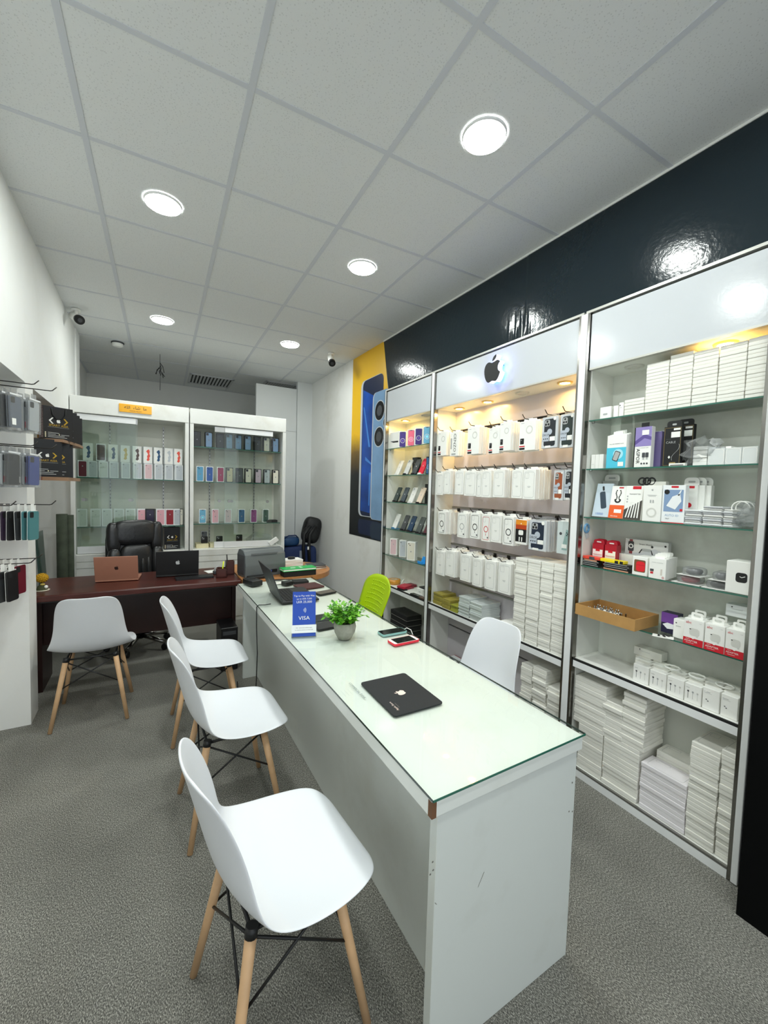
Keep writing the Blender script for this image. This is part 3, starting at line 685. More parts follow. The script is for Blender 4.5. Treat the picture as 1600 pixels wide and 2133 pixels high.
for sx in (1, -1): puff(b, (sx*0.205, -0.04, 0.20), 0.065, 0.065, 0.20, LEA, 0.6, TL)
b.build('back_cushion', t)
b = MB(); puff(b, (0, -0.08, 0.50), 0.265, 0.26, 0.07, LEA, 0.5); b.build('seat', t)
for sx in (1, -1):
    b = MB(); puff(b, (sx*0.30, -0.07, 0.685), 0.04, 0.17, 0.028, LEA, 0.6); b.tube([(sx*0.26, 0.02, 0.48), (sx*0.30, 0.05, 0.60), (sx*0.30, 0.02, 0.67)], 0.02, BLACK, 8); b.build('armrest', t)
b = MB(); b.cyl((0, -0.03, 0.09), (0, -0.03, 0.44), 0.03, BLACK); b.build('gas_column', t)
for k in range(5):
    a = math.radians(72*k+20); d = Vector((math.cos(a), math.sin(a), 0)); o = Vector((0, -0.03, 0))
    b = MB(); b.tube([o+d*0.02+Vector((0, 0, 0.12)), o+d*0.16+Vector((0, 0, 0.10)), o+d*0.30+Vector((0, 0, 0.075))], 0.022, CHROME, 8); lg = b.build('base_leg', t)
    b = MB(); n = Vector((-d.y, d.x, 0)); c = o+d*0.30+Vector((0, 0, 0.03)); b.cyl(c-n*0.02, c+n*0.02, 0.03, BLACK, n=16); b.build('caster', lg)

# ================================================================== things on the counter
CT = 0.7532
def laptop(label, loc, rz, w, d, tilt, lidm, basem, mark=None, hgt=None, keys=True, lh=None):
    """hinge on the local x axis, user towards +y, lid leaning towards -y by tilt"""
    t = thing('laptop', label, 'laptop', loc, rz, None); lh = lh or d
    b = MB(); b.box(-w/2, w/2, 0, d, 0.003, 0.016, basem, 0.003, 2)
    for fx in (-w/2+0.03, w/2-0.03):
        for fy in (0.03, d-0.03): b.cyl((fx, fy, 0), (fx, fy, 0.004), 0.008, BLACK, n=10)
    b.face([(-w*0.14, d*0.62, 0.0163), (w*0.14, d*0.62, 0.0163), (w*0.14, d*0.94, 0.0163), (-w*0.14, d*0.94, 0.0163)][::-1], BLACKM)
    base = b.build('base', t)
    b = MB()
    for r in range(5):
        for c in range(13):
            x0 = -w*0.44+c*w*0.88/13; y0 = d*0.12+r*d*0.085; b.box(x0+0.001, x0+w*0.88/13-0.002, y0+0.001, y0+d*0.085-0.002, 0.016, 0.0185, BLACKM)
    b.build('keyboard', base)
    M = Matrix.Translation((0, 0.003, 0.014)) @ Matrix.Rotation(tilt, 4, 'X')
    b = MB(); b.box(-w/2, w/2, -0.003, 0.004, 0, lh, lidm, 0.0025, 2, mx=M)
    lid = b.build('lid', t)
    b = MB(); b.face([M @ Vector(p) for p in ((-w/2+.008, 0.0044, .015), (w/2-.008, 0.0044, .015), (w/2-.008, 0.0044, lh-.008), (-w/2+.008, 0.0044, lh-.008))], SCREEN); b.build('screen', lid)
    if mark:
        b = MB(); b.emblem(0, lh*0.52, 0.032 if w < .3 else 0.036, -0.0034, mark, M); b.build('emblem', lid)
    return t
CARB = mat('charcoal plastic', (46, 50, 53), 0.45)
n = OZ(588, 1259, CT); q = OZ(558, 1219, CT)
laptop('open charcoal laptop facing the wall cabinets, at the far end of the counter', (0.757, 2.755, CT), -math.pi/2-0.03, 0.365, 0.25, 0.36, CARB, BLACK, mat('dim silver', (120, 126, 128), 0.4), lh=0.235)
# card payment stand
a = OZ(607, 1328, CT); c = OZ(659, 1327, CT); ang = -0.30
t = thing('payment_stand', 'blue and white tap-to-pay card stand beside the potted plant', 'sign', ((a.x+c.x)/2, (a.y+c.y)/2, CT), ang)
BLUE = mat('payment blue', (24, 72, 178), 0.3); M = Matrix.Translation((0, 0, 0.0)) @ Matrix.Rotation(-0.20, 4, 'X')
ww = 0.062; b = MB(); b.box(-ww+0.004, ww-0.004, 0.0, 0.003, 0.005, 0.228, BLUE, mx=M)
def vt(s, z, size, m, sx=1.0): b.text(s, size, m, M @ Matrix.Translation((0, -0.0012, z)) @ Matrix.Rotation(math.pi/2, 4, 'X') @ Matrix.Diagonal((sx, 1, 1, 1)))
vt('Tap to Pay with Visa', 0.207, 0.0125, WHITE); vt('up to LKR 7,500', 0.192, 0.0115, WHITE); vt('LKR 25,000', 0.176, 0.0165, WHITE); vt('VISA', 0.095, 0.026, WHITE, 1.1)
for k in range(4):
    r = 0.005+0.004*k; pts = [Vector((-0.008+r*math.cos(f), -0.0012, 0.135+r*math.sin(f))) for f in [-0.8+0.2*i for i in range(9)]]
    pt2 = [Vector((-0.008+(r+0.0013)*math.cos(f), -0.0012, 0.135+(r+0.0013)*math.sin(f))) for f in [-0.8+0.2*i for i in range(9)]]
    A = [b.bm.verts.new(M @ p) for p in pts]; B = [b.bm.verts.new(M @ p) for p in pt2]; b.loop(A, B, WHITE, closed=False)
b.build('card', t)
b = MB(); b.box(-ww, ww, -0.004, -0.0022, 0.022, 0.062, WHITEC, mx=M)
b.text('Visit   terms and conditions apply', 0.006, DGREY, M @ Matrix.Translation((0, -0.0046, 0.048)) @ Matrix.Rotation(math.pi/2, 4, 'X')); b.text('for contactless payments over LKR 25,000', 0.0052, DGREY, M @ Matrix.Translation((0, -0.0046, 0.037)) @ Matrix.Rotation(math.pi/2, 4, 'X'))
b.build('notice_strip', t)
b = MB(); b.box(-ww, ww, -0.003, 0.075, 0.0, 0.004, glass('acrylic', (226, 234, 246), 0.3)); b.box(-ww+0.004, ww-0.004, 0.002, 0.005, 0.004, 0.22, glass('acrylic', (226, 234, 246), 0.3), mx=M); b.build('acrylic_foot', t)
# potted plant
t = thing('potted_plant', 'small leafy green plant in a grey concrete pot on the counter', 'plant', (0.868, 1.862, CT))
b = MB(); b.lathe([(0, 0.001), (0.030, 0.0), (0.036, 0.003), (0.052, 0.035), (0.057, 0.062), (0.0535, 0.078), (0.051, 0.084), (0.047, 0.084), (0.049, 0.072), (0, 0.070)], mat('concrete', (152, 152, 142), 0.85, var=0.12, scale=30, bump=0.3, bscale=90), n=32); b.build('pot', t)
b = MB(); b.lathe([(0.048, 0.0715), (0.02, 0.078), (0, 0.079)], mat('dark soil', (50, 42, 34), 0.95), n=16); b.build('soil', t)
rnd = random.Random(3); LV = [mat('leaf green', (96, 168, 40), 0.5), mat('leaf pale green', (136, 204, 66), 0.5), mat('leaf deep green', (58, 124, 36), 0.5)]
b = MB(); st = MB()
for k in range(74):
    a = rnd.uniform(0, 6.283); el = rnd.uniform(0.15, 1.5); L = rnd.uniform(0.045, 0.10)*(0.85+0.35*math.sin(el))
    base = Vector((0.018*math.cos(a), 0.018*math.sin(a), 0.075)); tip = base+Vector((math.cos(a)*math.cos(el)*L, math.sin(a)*math.cos(el)*L, math.sin(el)*L*1.05+0.012))
    mid = base.lerp(tip, 0.5)+Vector((0, 0, 0.014)); st.tube([base, mid, tip], 0.0009, LV[0], 5)
    for j in range(8):
        f = 0.30+0.70*j/7; p = base.lerp(mid, f*2) if f < 0.5 else mid.lerp(tip, f*2-1)
        la = a+rnd.uniform(-2.2, 2.2); lz = rnd.uniform(-0.5, 0.9); ll = rnd.uniform(0.018, 0.033); wd = ll*rnd.uniform(0.24, 0.36)
        d = Vector((math.cos(la)*math.cos(lz), math.sin(la)*math.cos(lz), math.sin(lz))); s = d.cross(Vector((0, 0, 1))).normalized(); up = s.cross(d)
        m = LV[rnd.choice((0, 0, 1, 1, 1, 2))]
        P = [p, p+d*ll*0.35+s*wd, p+d*ll*0.75+s*wd*0.7, p+d*ll, p+d*ll*0.75-s*wd*0.7, p+d*ll*0.35-s*wd]; C1 = p+d*ll*0.35-up*ll*0.06; C2 = p+d*ll*0.75-up*ll*0.05
        v = [b.bm.verts.new(x) for x in P]+[b.bm.verts.new(C1), b.bm.verts.new(C2)]; i = b.mi(m)
        for q in ((0, 1, 6), (1, 2, 7, 6), (2, 3, 7), (3, 4, 7), (4, 5, 6, 7), (5, 0, 6)): b.bm.faces.new([v[w_] for w_ in q]).material_index = i
st.build('stems', t); b.build('foliage', t)
# phones lying on the counter
def flat_phone(label, loc, rz, case, w=0.15, d=0.068, rim=None, white=False):
    t = thing('phone', label, 'phone', loc, rz)
    b = MB(); P = rr2(-w/2, w/2, -d/2, d/2, 0.011); b.prism([(x, y, 0) for x, y in P], (0, 0, 0.010), case); b.build('case', t)
    b = MB(); P = rr2(-w/2+.0025, w/2-.0025, -d/2+.0025, d/2-.0025, 0.009); b.face([(x, y, 0.0103) for x, y in P], WHITE if white else SCREEN)
    k = 0.019 if white else 0.006; P = rr2(-w/2+k, w/2-k, -d/2+.005, d/2-.005, 0.003 if white else 0.008); b.face([(x, y, 0.0107) for x, y in P], SCREEN); b.build('screen', t)
    return t
flat_phone('phone in a pale teal case lying beside the red-cased phone', (1.128, 1.822, CT), 0.0, mat('teal case', (140, 190, 188), 0.35))
flat_phone('white-faced phone in a bright red case lying on the counter', (1.114, 1.690, CT), 0.03, mat('red case', (232, 30, 62), 0.4), white=True, w=0.152, d=0.074)
b = MB(); b.tube([(1.205, 1.83, CT+0.004), (1.225, 1.83, CT+0.010), (1.232, 1.80, CT+0.008), (1.236, 1.75, 0.70), (1.236, 1.70, 0.60)], 0.002, WHITE); one(b, 'charging_cable', 'white charging cable running from the teal-cased phone over the counter edge', 'cable')
# mousepad
M0 = (0.818, 1.253); t = thing('mouse_pad', 'black mouse pad with a pale bitten-fruit emblem on the counter', 'mouse pad', (*M0, CT), -0.02)
b = MB(); b.prism([(x, y, 0) for x, y in rr2(-0.102, 0.102, -0.133, 0.133, 0.012)], (0, 0, 0.004), mat('black foam', (26, 31, 35), 0.75)); b.build('pad', t)
b = MB(); pk = mat('pale pink print', (236, 216, 206), 0.6)
e = OZ(834, 1443, CT+.004); ex, ey = e.x-M0[0], e.y-M0[1]
for pts in fruit(0.040): b.face([(ex-y, ey+x, 0.0043) for x, y in pts], pk)
e = OZ(822, 1471, CT+.004); b.ttext('Apple Store', e.x-M0[0], e.y-M0[1], 0.0125, 0.0043, pk, math.pi/2); b.ttext('- - - - - - -', e.x-M0[0]+0.012, e.y-M0[1], 0.008, 0.0043, pk, math.pi/2)
b.build('print', t)
# slim dark devices and oddments near the laptop
def slab(name, label, cat, x0, x1, y0, y1, z0, h, m, rz=0.0, r=0.008, top=None):
    cx, cy = (x0+x1)/2, (y0+y1)/2; wx, wy = abs(x1-x0)/2, abs(y1-y0)/2
    b = MB(); b.prism([(x, y, 0) for x, y in rr2(-wx, wx, -wy, wy, r)], (0, 0, h), m)
    if top: b.face([(x, y, h+0.0004) for x, y in rr2(-wx+.004, wx-.004, -wy+.004, wy-.004, r*0.6)], top)
    return one(b, name, label, cat, (cx, cy, z0), rz)
slab('tablet', 'black tablet lying flat behind the payment stand and plant', 'tablet', 0.78, 0.93, 2.02, 2.12, CT, 0.008, BLACK, 0.1, top=SCREEN)
slab('tablet', 'second dark tablet lying between the laptop and the plant', 'tablet', 0.80, 0.94, 2.16, 2.26, CT, 0.008, DGREY, 0.05, top=SCREEN)
slab('phone', 'dark phone lying near the counter edge right of the open laptop', 'phone', 1.04, 1.19, 2.70, 2.78, CT, 0.010, BLACK, 0.25, top=mat('taupe back', (92, 84, 74), 0.25))
slab('folder', 'maroon leather folder lying behind the dark phone', 'folder', 0.98, 1.17, 2.90, 3.06, CT, 0.008, mat('maroon leather', (72, 28, 28), 0.5), 0.15)
slab('wallet', 'black wallet lying on the counter behind the maroon folder', 'wallet', 1.00, 1.12, 3.09, 3.19, CT, 0.016, BLACKM, -0.1)
slab('power_adapter', 'black power adapter beside the open laptop', 'power adapter', 0.90, 0.98, 3.06, 3.12, CT, 0.028, BLACK, 0.4)
slab('receipt', 'strip of white paper lying by the laptop keyboard', 'paper', 0.82, 0.93, 3.14, 3.20, CT, 0.001, WHITE, 0.2, 0.003)
b = MB(); b.tube([(0.94, 3.08, CT+.02), (0.90, 3.13, CT+.03), (0.83, 3.16, CT+.03), (0.84, 3.22, CT+.02), (0.95, 3.2, CT+.02), (1.0, 3.14, CT+.025)], 0.0035, BLACK); one(b, 'adapter_cable', 'tangled black adapter cord on the counter behind the laptop', 'cable')
t = thing('card_reader', 'black card terminal at the far left corner of the counter', 'card terminal', (0.70, 3.20, CT), 0.3)
b = MB(); b.box(-0.045, 0.045, -0.075, 0.075, 0.0, 0.045, BLACK, 0.008, 2); b.build('body', t)
b = MB(); b.box(-0.032, 0.032, 0.005, 0.06, 0.045, 0.047, SCREEN); b.build('screen', t)
b = MB(); P = [OZ(564, 1258, CT+.003), OZ(552, 1260, CT+.003), OZ(541, 1262, CT+.003)]
a = P[-1]; b.tube([P[0], P[1], Vector((0.612, a.y+0.02, CT+.003)), Vector((0.600, a.y+0.02, 0.745)), Vector((0.598, a.y+0.01, 0.62)), Vector((0.603, a.y, 0.45)), Vector((0.598, a.y, 0.25)), Vector((0.592, a.y+.02, 0.10)), Vector((0.57, a.y+.05, 0.02)), Vector((0.54, a.y+.10, 0.02)), Vector((0.52, a.y+0.16, 0.06)), Vector((0.52, a.y+0.2, 0.2))], 0.0032, BLACK)
one(b, 'laptop_cable', 'thin black laptop cord hanging over the counter edge to the carpet', 'cable')

# ================================================================== things on the desk and table
DT = 0.7485
COP = mat('copper aluminium', (184, 130, 108), 0.42, 0.3)
laptop('open copper-coloured laptop with a dark emblem on the desk', (-0.205, 3.72, DT), -0.10, 0.285, 0.20, 0.24, COP, COP, mat('dark brown mark', (48, 30, 26), 0.4), lh=0.192)
laptop('open black laptop with a silver bitten-fruit emblem on the desk', (0.215, 3.75, DT), -0.05, 0.315, 0.20, 0.16, mat('black laptop lid', (20, 21, 23), 0.45), BLACK, mat('silver mark', (200, 204, 206), 0.3), lh=0.205)
slab('keyboard', 'slim black keyboard lying in front of the black laptop', 'keyboard', 0.19, 0.47, 3.58, 3.68, DT, 0.014, BLACK, 0.03)
t = thing('flower_ornament', 'small yellow ball flower ornament at the left end of the desk', 'ornament', (-0.635, 3.60, DT))
b = MB(); b.lathe([(0, 0), (0.042, 0), (0.044, 0.006), (0, 0.007)], mat('pale ceramic', (206, 200, 180), 0.4)); b.lathe([(0.034, 0.006), (0.026, 0.03), (0.014, 0.04), (0, 0.042)], mat('mossy green', (62, 66, 38), 0.8), n=14); b.ball((0.024, -0.012, 0.026), 0.012, WHITE); b.ball((0.005, -0.01, 0.045), 0.014, mat('cream flower', (196, 176, 90), 0.7), (1, 1, .6)); b.build('base', t)
b = MB(); rnd = random.Random(5); YF = mat('mustard flower', (186, 142, 14), 0.8, var=0.2, scale=80)
b.ball((0, 0, 0.088), 0.034, YF, (1.05, 1, 0.85), 16, 10)
for k in range(90):
    z = 1-2*(k+0.5)/90; a = k*2.39996; r = math.sqrt(1-z*z); b.ball((0.034*r*math.cos(a), 0.032*r*math.sin(a), 0.088+0.029*z), 0.0055, YF, (1, 1, 1), 6, 4)
b.cyl((0, 0, 0.04), (0, 0, 0.06), 0.006, mat('mossy green', (62, 66, 38), 0.8), n=8); b.build('bloom', t)
def penbox(label, x, y, w, d, h, rz, pens):
    t = thing('pen_holder', label, 'pen holder', (x, y, DT), rz); b = MB(); k = 0.008
    for q in ((-w, w, -d, -d+k), (-w, w, d-k, d), (-w, -w+k, -d, d), (w-k, w, -d, d)): b.box(*q, 0, h, WOODD)
    b.box(-w, w, -d, d, 0, 0.01, WOODD); b.build('box', t)
    for i, (px, py, m, tl) in enumerate(pens):
        b = MB(); b.cyl((px, py, 0.011), (px+0.5*tl, py+0.2*tl, h+0.055), 0.005, m, n=8)
        one(b, 'pen', ('%s in the %s' % (('black pen standing', 'bright yellow highlighter', 'dark blue pen leaning')[i], 'wider wooden pen holder' if h < 0.1 else 'taller wooden pen holder')), 'pen', (x, y, DT), rz)
HL = mat('highlighter yellow', (222, 240, 40), 0.4)
penbox('low wide mahogany pen holder on the right of the desk', 0.535, 3.60, 0.042, 0.04, 0.075, -0.2, [(0.025, 0, BLACK, 0.02), (0.0, -0.01, HL, 0.03)])
penbox('taller mahogany pen holder next to the grey printer', 0.615, 3.70, 0.036, 0.035, 0.115, -0.1, [(-0.015, 0, BLACK, -0.02)])
slab('notepaper', 'sheet of white notepaper behind the pen holders', 'paper', 0.44, 0.60, 3.80, 3.92, DT, 0.002, WHITE, 0.2, 0.004)
t = thing('tape_dispenser', 'grey tape dispenser behind the low pen holder', 'tape dispenser', (0.54, 3.74, DT), 0.2)
b = MB(); b.box(-0.055, 0.055, -0.02, 0.02, 0, 0.03, DGREY, 0.006, 2); b.build('base', t); b = MB(); b.cyl((-0.015, -0.014, 0.036), (-0.015, 0.014, 0.036), 0.03, GREY, n=20); b.build('tape_roll', t)
# grey printer standing across the desk end
t = thing('printer', 'grey printer with ribbed rounded top at the right end of the desk', 'printer', (0.862, 3.56, DT), math.radians(10))
PG = mat('printer grey', (96, 102, 104), 0.4, var=0.05, scale=6)
b = MB(); P = [(-0.07, 0.0), (0.10, 0.0), (0.115, 0.05), (0.11, 0.19), (0.085, 0.225), (0.04, 0.235), (-0.02, 0.225), (-0.06, 0.19), (-0.075, 0.10)]
b.prism([(-0.18, y, z) for y, z in P], (0.36, 0, 0), PG)
bmesh.ops.bevel(b.bm, geom=list(b.bm.edges), offset=0.006, segments=2, affect='EDGES', profile=0.5); b.build('body', t)
b = MB()
for k in range(7): b.box(-0.13+0.004*k, 0.10+0.012*k, -0.0682+0.0115*k, -0.0642+0.0115*k, 0.1865+0.0065*k, 0.1905+0.0065*k, DGREY)
b.build('vent_rib', t)
b = MB(); b.box(-0.185, -0.179, -0.06, 0.10, 0.02, 0.19, DGREY, 0.004); b.build('side_cover', t)
b = MB(); b.box(0.03, 0.10, -0.0765, -0.07, 0.03, 0.055, BLACK); b.box(0.035, 0.05, -0.078, -0.076, 0.035, 0.05, mat('blue port', (60, 80, 170), 0.4)); b.build('port_plate', t)
b = MB(); b.box(-0.17, 0.00, -0.15, -0.076, 0.0, 0.022, BLACK, 0.004); b.build('paper_tray', t)
TT = 0.7485
t = thing('box_file', 'black box file under the bright green book', 'file', (1.14, 3.43, TT), 0.03)
b = MB(); b.box(-0.145, 0.145, -0.05, 0.05, 0, 0.048, BLACKM, 0.003); b.build('case', t)
GRN = mat('bright green cover', (16, 176, 82), 0.35)
t = thing('green_book', 'bright green hardback book with white marks on a black box file', 'book', (1.135, 3.425, TT+0.0485), 0.05)
b = MB(); b.box(-0.15, 0.15, -0.055, 0.055, 0, 0.005, GRN, 0.001); b.box(-0.15, 0.15, -0.055, 0.055, 0.017, 0.022, GRN, 0.001); b.box(-0.15, 0.15, 0.051, 0.055, 0.005, 0.017, GRN)
b.build('cover', t); b = MB(); b.box(-0.146, 0.146, -0.052, 0.05, 0.005, 0.017, WHITE); b.build('pages', t)
b = MB(); b.face([(-0.075, -0.02, 0.0224), (-0.03, -0.022, 0.0224), (-0.028, -0.004, 0.0224), (-0.07, 0.0, 0.0224)], WHITE); b.face([(0.01, -0.03, 0.0224), (0.035, -0.03, 0.0224), (0.03, 0.03, 0.0224), (0.008, 0.03, 0.0224)], mat('pale green', (190, 236, 200), 0.4)); b.build('print', t)
for k in range(5): slab('paper_ream', '%s block of white paper from the bottom, stacked on the round table' % nth(k+1), 'paper', 1.12, 1.30, 3.78, 3.92, TT+0.0142*k, 0.0135, (WHITE, WHITEB)[k % 2], 0.05*(k % 3), 0.003)
slab('computer_mouse', 'black mouse on top of the white paper blocks', 'mouse', 1.17, 1.24, 3.82, 3.87, TT+0.0712, 0.02, BLACK, 0.4, 0.02)
for k, (m, l) in enumerate(((WHITE, 'white magazine at the bottom of the pile on the round table'), (mat('brown cover', (120, 92, 66), 0.5), 'brown-covered notebook in the pile on the round table'), (GREY, 'grey magazine second from the top of the table pile'), (DGREY, 'dark magazine topmost on the round table pile'))):
    slab('magazine', l, 'magazine', 1.315, 1.475, 3.62, 3.76, TT+0.0092*k, 0.0088, m, 0.3-0.12*k, 0.003)
# under the desk
t = thing('computer_tower', 'black computer tower standing under the desk by the counter end', 'computer', (0.575, 3.50, 0.0))
b = MB(); b.box(-0.065, 0.065, -0.06, 0.20, 0.008, 0.36, BLACK, 0.004); b.build('case', t)
b = MB(); b.box(-0.05, 0.05, -0.063, -0.059, 0.30, 0.33, DGREY); b.build('drive_bay', t)
b = MB(); b.box(-0.115, 0.115, -0.07, 0.07, 0, 0.215, mat('grey carton', (116, 114, 108), 0.8, var=0.1)); one(b, 'carton', 'grey carton on the floor under the desk', 'carton', (0.325, 3.62, 0), 0.06)
b = MB(); rnd = random.Random(9); pts = [(0.476+rnd.uniform(-.025, .025), 3.60+rnd.uniform(-.06, .06), 0.02+0.17*rnd.random()) for k in range(26)]
b.tube(pts, 0.004, BLACK); one(b, 'power_cable', 'tangle of black power cords on the floor under the desk', 'cable')
b = MB(); b.tube([(0.475, 3.52, 0.24), (0.42, 3.515, 0.21), (0.36, 3.515, 0.16), (0.39, 3.515, 0.09), (0.46, 3.52, 0.06)], 0.004, WHITE); one(b, 'white_cable', 'white cord looped in front of the grey carton under the desk', 'cable')

# ================================================================== luggage in the back corner
NAVY = mat('navy fabric', (22, 44, 92), 0.7, bump=0.2, bscale=120)
t = thing('suitcase', 'navy blue suitcase standing in the far right corner', 'suitcase', (1.80, 5.45, 0), 0.0)
b = MB(); puff(b, (0, 0, 0.37), 0.235, 0.13, 0.345, NAVY, 0.22); b.build('shell', t)
b = MB(); b.box(-0.02, 0.02, -0.134, -0.13, 0.06, 0.66, mat('grey strap', (150, 158, 172), 0.6)); b.build('strap', t)
for sx in (-0.18, 0.18):
    b = MB(); b.cyl((sx-0.012, 0.08, 0.025), (sx+0.012, 0.08, 0.025), 0.025, BLACK, n=14); b.build('wheel', t)
t = thing('holdall', 'blue holdall lying on top of the navy suitcase', 'bag', (1.675, 5.44, 0.716), 0.1)
b = MB(); puff(b, (0, 0, 0.065), 0.125, 0.10, 0.065, mat('blue nylon', (24, 66, 112), 0.5, bump=0.3, bscale=25), 0.6); b.build('body', t)
b = MB(); b.tube([(-0.10, -0.06, 0.11), (-0.05, -0.09, 0.15), (0.05, -0.09, 0.15), (0.10, -0.06, 0.11)], 0.008, NAVY); b.build('handle', t)
t = thing('backpack', 'black backpack perched on the navy suitcase against the wall', 'backpack', (1.92, 5.25, 0.0), -0.15)
BP = mat('black nylon', (16, 17, 19), 0.55, bump=0.4, bscale=22)
b = MB(); TB_ = Matrix.Translation((0.03, 0.18, 0.925)) @ Matrix.Rotation(0.22, 4, 'Y'); puff(b, (0, 0, 0), 0.125, 0.10, 0.185, BP, 0.6, TB_); puff(b, (-0.02, -0.08, -0.05), 0.10, 0.05, 0.10, BP, 0.6, TB_); b.build('body', t)
for x in (-0.075, 0.0):
    b = MB(); b.tube([(x+0.07, 0.07, 0.99), (x-0.02, 0.03, 0.88), (x-0.03, 0.02, 0.70), (x-0.02, 0.02, 0.52)], 0.022, BP, 8); b.build('strap', t)
b = MB(); b.box(-0.055, -0.035, -0.014, -0.010, 0.68, 0.72, WHITE); b.build('tag_label', t)
# rolled mat and glass sheet left of the bookcases
b = MB(); MG = mat('dark green mat', (58, 66, 52), 0.85, var=0.3, scale=14)
b.cyl((0, 0, 0), (0, 0, 1.21), 0.042, MG, n=20); b.cyl((0.055, 0.02, 0), (0.055, 0.02, 1.20), 0.03, MG, n=16)
one(b, 'rolled_mat', 'dark green rolled mat standing in the gap left of the bookcases', 'mat', (-0.675, 4.67, 0))
b = MB(); b.box(-0.006, 0.006, -0.12, 0.12, 0, 1.08, mat('dark green glass', (58, 82, 76), 0.1), mx=Matrix.Rotation(-0.05, 4, 'Y')); one(b, 'glass_sheet', 'tall dark green sheet of glass leaning beside the rolled mat', 'glass sheet', (-0.74, 4.42, 0), 0.0)

# ================================================================== left alcoves: shelves with shopping bags, hooks with phone cases
GOLD = mat('gold print', (196, 158, 44), 0.4, 0.3); BAGB = mat('black bag paper', (18, 20, 24), 0.38)
def dotmat():
    m = mat('dotted bag side', (30, 24, 28), 0.5); nt = m.node_tree; bb = nt.nodes['Principled BSDF']
    tc = nt.nodes.new('ShaderNodeTexCoord'); v = nt.nodes.new('ShaderNodeTexVoronoi'); v.inputs['Scale'].default_value = 95; v.inputs['Randomness'].default_value = 0.15
    nt.links.new(tc.outputs['Object'], v.inputs['Vector']); r = nt.nodes.new('ShaderNodeValToRGB'); e = r.color_ramp.elements
    e[0].position = 0.38; e[0].color = (*lin((206, 190, 194)), 1); e[1].position = 0.45; e[1].color = (*lin((34, 26, 32)), 1)
    nt.links.new(v.outputs['Distance'], r.inputs[0]); nt.links.new(r.outputs[0], bb.inputs['Base Color']); return m
DOT = dotmat(); TAN = mat('tan board', (150, 116, 88), 0.5, var=0.1); BRD = mat('brown board', (118, 66, 40), 0.5, var=0.15)
def chevrons(b, x, z, s, y):
    for sg, m in ((-1, WHITE), (1, GOLD)):
        b.face([(x+sg*(0.028*s), y, z+0.020*s), (x+sg*(0.037*s), y, z+0.020*s), (x+sg*(0.056*s), y, z), (x+sg*(0.037*s), y, z-0.020*s), (x+sg*(0.028*s), y, z-0.020*s), (x+sg*(0.045*s), y, z)], m)
    b.emblem(x, z, 0.026*s, y, WHITE)
def bag(label, loc, rz, w=0.20, d=0.075, h=0.28, gold=False):
    t = thing('shopping_bag', label, 'shopping bag', loc, rz, 'black printed shopping bags')
    b = MB(); b.box(-w/2, w/2, 0, d, 0, h, BAGB); b.rect(-w/2, w/2, 0, 0, 0, BAGB) if False else None
    b.face([(-w/2-0.0006, 0.002, 0), (-w/2-0.0006, 0.002, h), (-w/2-0.0006, d-0.002, h), (-w/2-0.0006, d-0.002, 0)], DOT)
    if gold: b.face([(-w/2-0.0009, d*0.72, 0), (-w/2-0.0009, d*0.72, h), (-w/2-0.0009, d-0.001, h), (-w/2-0.0009, d-0.001, 0)], mat('mustard side', (150, 104, 14), 0.5))
    b.box(-w/2+0.004, w/2-0.004, 0.004, d-0.004, h-0.002, h+0.0006, BLACKM); b.build('bag_body', t)
    b = MB(); chevrons(b, 0, h*0.57, w/0.17, -0.0008); b.ftext('SMART ASIA', 0, h*0.43, w*0.122, -0.0008, GOLD); b.rect(-w*0.36, w*0.36, h*0.375, h*0.38, -0.0008, GREY)
    for k in range(4):
        z = h*(0.20-0.043*k); b.disc(-w*0.44, z, 0.0042, -0.0008, mat('cream dot', (232, 222, 190), 0.5), 8); b.rect(-w*0.36, w*(0.02+0.09*k) if k != 1 else -w*0.1, z-0.0018, z+0.0018, -0.0008, GREY)
        if k == 1: b.disc(w*0.02, z, 0.0042, -0.0008, mat('cream dot', (232, 222, 190), 0.5), 8); b.rect(w*0.08, w*0.36, z-0.0018, z+0.0018, -0.0008, GREY)
    b.build('print', t)
    b = MB(); b.tube([(-0.045, -0.002, h-0.01), (-0.040, -0.006, h-0.055), (-0.02, -0.009, h-0.085), (0.02, -0.009, h-0.085), (0.040, -0.006, h-0.055), (0.045, -0.002, h-0.01)] if gold else [(-0.045, 0.02, h), (-0.03, 0.02, h+0.008), (0.03, 0.02, h+0.008), (0.045, 0.02, h)], 0.0035, BLACKM); b.build('handle', t)
    return t
zl, zu = 1.537, 1.806
t = thing('wall_shelf', 'lower brown wall shelf holding black shopping bags in the left alcove', 'shelf', (-0.64, 3.62, zl-0.0255))
b = MB(); b.box(-0.28, 0.012, 0, 0.60, 0, 0.025, BRD); b.box(0.012, 0.155, 0.002, 0.60, 0, 0.025, TAN); b.build('board', t)
t = thing('wall_shelf', 'upper brown wall shelf with a stack of shopping bags, left alcove', 'shelf', (-0.64, 3.68, zu-0.0205))
b = MB(); b.prism([(-0.28, 0, 0), (0.12, 0, 0), (0.17, 0.40, 0), (0.17, 0.60, 0), (-0.28, 0.60, 0)], (0, 0, 0.02), TAN); b.build('board', t)
az = math.radians(30)
bag('foremost black shopping bag with full gold lettering on the lower shelf', (-0.605, 3.665, zl), math.radians(22), 0.165, 0.06, 0.262)
bag('second black shopping bag on the lower shelf, half hidden by the first', (-0.578, 3.79, zl), math.radians(20), 0.165, 0.06, 0.258)
bag('rearmost black shopping bag on the lower shelf, only its edge showing', (-0.575, 3.915, zl), math.radians(18), 0.165, 0.06, 0.255)
bag('foremost black shopping bag with looped handle on the upper shelf', (-0.555, 3.76, zu), math.radians(34), 0.185, 0.085, 0.232, True)
bag('second black shopping bag back on the upper shelf', (-0.548, 3.885, zu), math.radians(30), 0.185, 0.06, 0.225)
